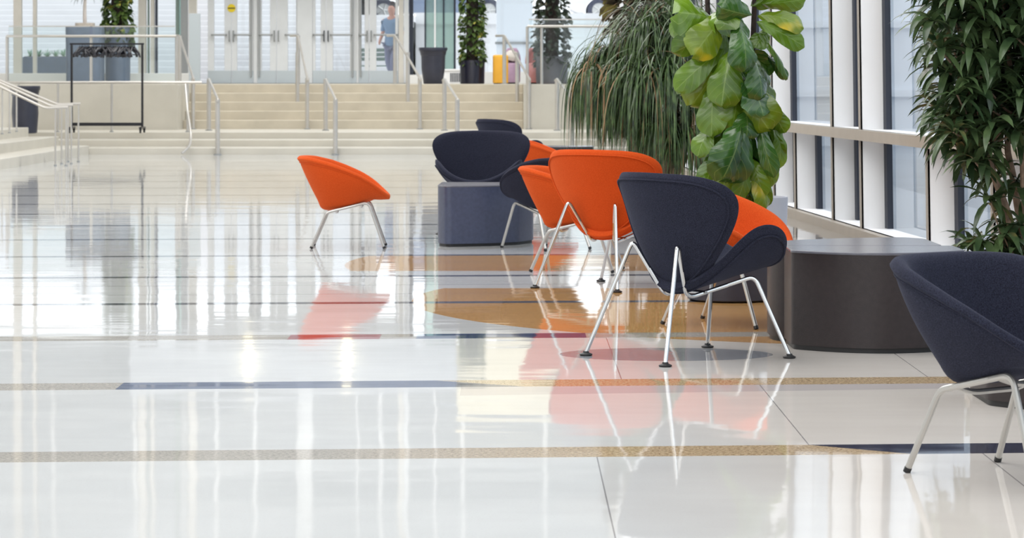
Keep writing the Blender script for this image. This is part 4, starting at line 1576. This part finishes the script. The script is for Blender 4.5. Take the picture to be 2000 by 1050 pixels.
# ------------------------------------------------------------------ parked cars on the street above
def car(label, x, Y, z, L, paint, flip=1):
    t = thing('car', label, 'car', (x, Y, z), 0, 'cars parked outside')
    # side profile (x along the car, z up) swept across the width
    prof = [(-2.1, .35), (-2.15, .55), (-2.12, .82), (-1.95, .92), (-1.2, 1.0), (-.55, 1.42), (.1, 1.5), (.9, 1.46), (1.55, 1.02), (2.0, .95), (2.14, .78), (2.15, .5), (2.08, .32)]
    sc = L / 4.3
    wr = .35
    bot = []
    for c in (1.32, -1.32):
        for k_ in range(9):
            a = PI * k_ / 8
            bot.append((c + math.cos(a) * .40, .24 + math.sin(a) * .44))
    pts = prof + [(1.9, .24)] + bot[:9] + bot[9:] + [(-1.95, .24)]
    b = MB()
    W_ = .86
    secs = [(-W_, .0), (-W_ + .05, .06), (W_ - .05, .06), (W_, .0)]
    n = len(pts)
    rows = []
    for yy, gr in ((-W_, .0), (-W_ * .97, .02), (W_ * .97, .02), (W_, .0)):
        rows.append([(flip * sc * px_ * (1 if abs(yy) < W_ else .99), yy * (1 - .14 * max(0, (pz - .95) / .5)), sc * pz) for px_, pz in pts])
    b.grid(rows, closed=True)
    m = len(pts)
    b.f.append(list(range(m))); b.f.append([3 * m + i for i in reversed(range(m))])
    recalc(b.build('body', M[paint], t, sharp=30))
    b = MB()
    for s in (-1, 1):
        for quadp in ([(-1.0, 1.02), (-.5, 1.36), (.05, 1.42), (.05, 1.02)], [(.12, 1.02), (.12, 1.42), (.8, 1.39), (1.25, 1.05)]):
            vs = [(flip * sc * a, s * (W_ * (1 - .14 * max(0, (c - .95) / .5)) + .012), sc * c) for a, c in quadp]
            b.add(vs, [(0, 1, 2, 3)])
    b.build('side_windows', M['carglass'], t, smooth=False)
    b = MB(); b.box(flip * sc * 2.02 - .1, flip * sc * 2.02 + .1, -W_ - .01, -W_ + .2, sc * .72, sc * .86); b.build('tail_lamp', M['red'], t, smooth=False)
    for c in (-1.32, 1.32):
        for s in (-1, 1):
            b = MB(); prw = [(.20, -.1), (.31, -.105), (.335, -.08), (.34, 0), (.335, .08), (.31, .105), (.20, .1)]
            rows = []
            for r_, yy in prw:
                rows.append([(flip * sc * c + r_ * math.cos(2 * PI * q / 28), s * (W_ - .1) + yy, .34 + r_ * math.sin(2 * PI * q / 28)) for q in range(28)])
            b.grid(rows, closed=True); w = b.build('tyre', M['tyre'], t)
            b = MB()
            b.tube([(flip * sc * c, s * (W_ - .1) - .06, .34), (flip * sc * c, s * (W_ - .1) + .06, .34)], .205, 28)
            for q in range(5):
                a = 2 * PI * q / 5
                ce = Vector((flip * sc * c + .12 * math.cos(a), s * (W_ - .1) + s * .07, .34 + .12 * math.sin(a)))
                b.tube([Vector((flip * sc * c, s * (W_ - .1) + s * .075, .34)), ce + (ce - Vector((flip * sc * c, s * (W_ - .1) + s * .07, .34))) * .6], .022, 6)
            b.build('wheel_rim', M['hub'], w)
    return t


Yc = 81.0
sC = F / Yc
xA, xB = (752 - 1000) / sC, (955 - 1000) / sC
car('blue-grey parked car, its wheels showing behind the ivy column and the door', (xA + xB) / 2, Yc, 2.9, (xB - xA) / 2.64 * 4.3, 'carblue')
xC = (1165 - 1000) / sC
car('white parked car at the right, one wheel showing above the balustrade', xC + 1.45, Yc - .3, 2.9, 4.6, 'carwhite', -1)

# ------------------------------------------------------------------ the person outside the right hand door
Yp = 60.6
t = thing('person', 'person in a blue shirt walking outside, half hidden behind the right door frame', 'person', (px(766, 0, Yp).x, Yp, 1.12), math.radians(-115))


def skin_mesh(name, joints, edges, m, parent, root=0, sub=2):
    me = bpy.data.meshes.new(name)
    me.from_pydata([j[:3] for j in joints], edges, [])
    o = bpy.data.objects.new(name, me); COL.objects.link(o); o.parent = parent
    md = o.modifiers.new('skin', 'SKIN'); md.use_smooth_shade = True
    sv = me.skin_vertices[0].data
    for i, j in enumerate(joints):
        sv[i].radius = (j[3], j[4] if len(j) > 4 else j[3])
        sv[i].use_root = (i == root)
    sb = o.modifiers.new('sub', 'SUBSURF'); sb.levels = sub; sb.render_levels = sub
    me.materials.append(m)
    return o


# facing +x in local space; mid stride
J = [(0, 0, .94, .13, .15), (0, 0, 1.12, .11, .14), (.01, 0, 1.30, .12, .17), (.0, 0, 1.42, .08, .12), (.01, 0, 1.50, .05), (.025, 0, 1.565, .072, .06), (.035, 0, 1.65, .105, .088), (.025, 0, 1.73, .08, .07),
     (0, .17, 1.40, .055), (-.05, .22, 1.14, .042), (.06, .23, .92, .032), (.09, .22, .84, .03, .02),
     (0, -.17, 1.40, .055), (.02, -.22, 1.13, .042), (.16, -.22, .95, .032), (.2, -.21, .88, .03, .02),
     (0, .09, .86, .085), (.14, .10, .50, .058), (.12, .10, .10, .038), (.24, .11, .045, .04, .03),
     (0, -.09, .86, .085), (-.02, -.10, .48, .058), (-.24, -.10, .16, .038), (-.16, -.11, .06, .035, .03),
     (.125, 0, 1.63, .018)]
E = [(0, 1), (1, 2), (2, 3), (3, 4), (4, 5), (5, 6), (6, 7), (3, 8), (8, 9), (9, 10), (10, 11), (3, 12), (12, 13), (13, 14), (14, 15), (0, 16), (16, 17), (17, 18), (18, 19), (0, 20), (20, 21), (21, 22), (22, 23), (6, 24)]
body = skin_mesh('body', J, E, M['skin'], t)
sh = [(0, 0, .80, .17, .19), (0, 0, .95, .16, .18), (0, 0, 1.12, .14, .165), (.01, 0, 1.30, .14, .185), (.0, 0, 1.42, .095, .135), (.01, 0, 1.475, .06), (0, .18, 1.40, .068), (-.05, .225, 1.16, .056), (0, -.18, 1.40, .068), (.02, -.225, 1.15, .056)]
skin_mesh('shirt', sh, [(0, 1), (1, 2), (2, 3), (3, 4), (4, 5), (4, 6), (6, 7), (4, 8), (8, 9)], M['shirt'], t)
tr = [(0, 0, .96, .14, .16), (0, .09, .84, .1), (.14, .10, .50, .078), (.12, .10, .13, .062), (0, -.09, .84, .1), (-.02, -.10, .48, .078), (-.23, -.10, .19, .06)]
skin_mesh('trousers', tr, [(0, 1), (1, 2), (2, 3), (0, 4), (4, 5), (5, 6)], M['plaid'], t)
hr = [(.045, 0, 1.745, .055, .085), (-.01, 0, 1.75, .085, .105), (-.055, 0, 1.68, .085, .11), (-.06, 0, 1.60, .06, .085)]
skin_mesh('hair', hr, [(0, 1), (1, 2), (2, 3)], M['hair'], t)
for nm, a, c in (('shoe', (.10, .105, .05), (.27, .115, .04)), ('shoe', (-.26, -.105, .12), (-.14, -.11, .04))):
    skin_mesh(nm, [a + (.05,), c + (.04, .035)], [(0, 1)], M['shoe'], t)
for s in (-1, 1):
    b = MB(); b.lathe([(.001, -.008), (.008, 0), (.001, .008)], .105, s * .032, 1.665, 8); b.build('eye', M['pad'], t)
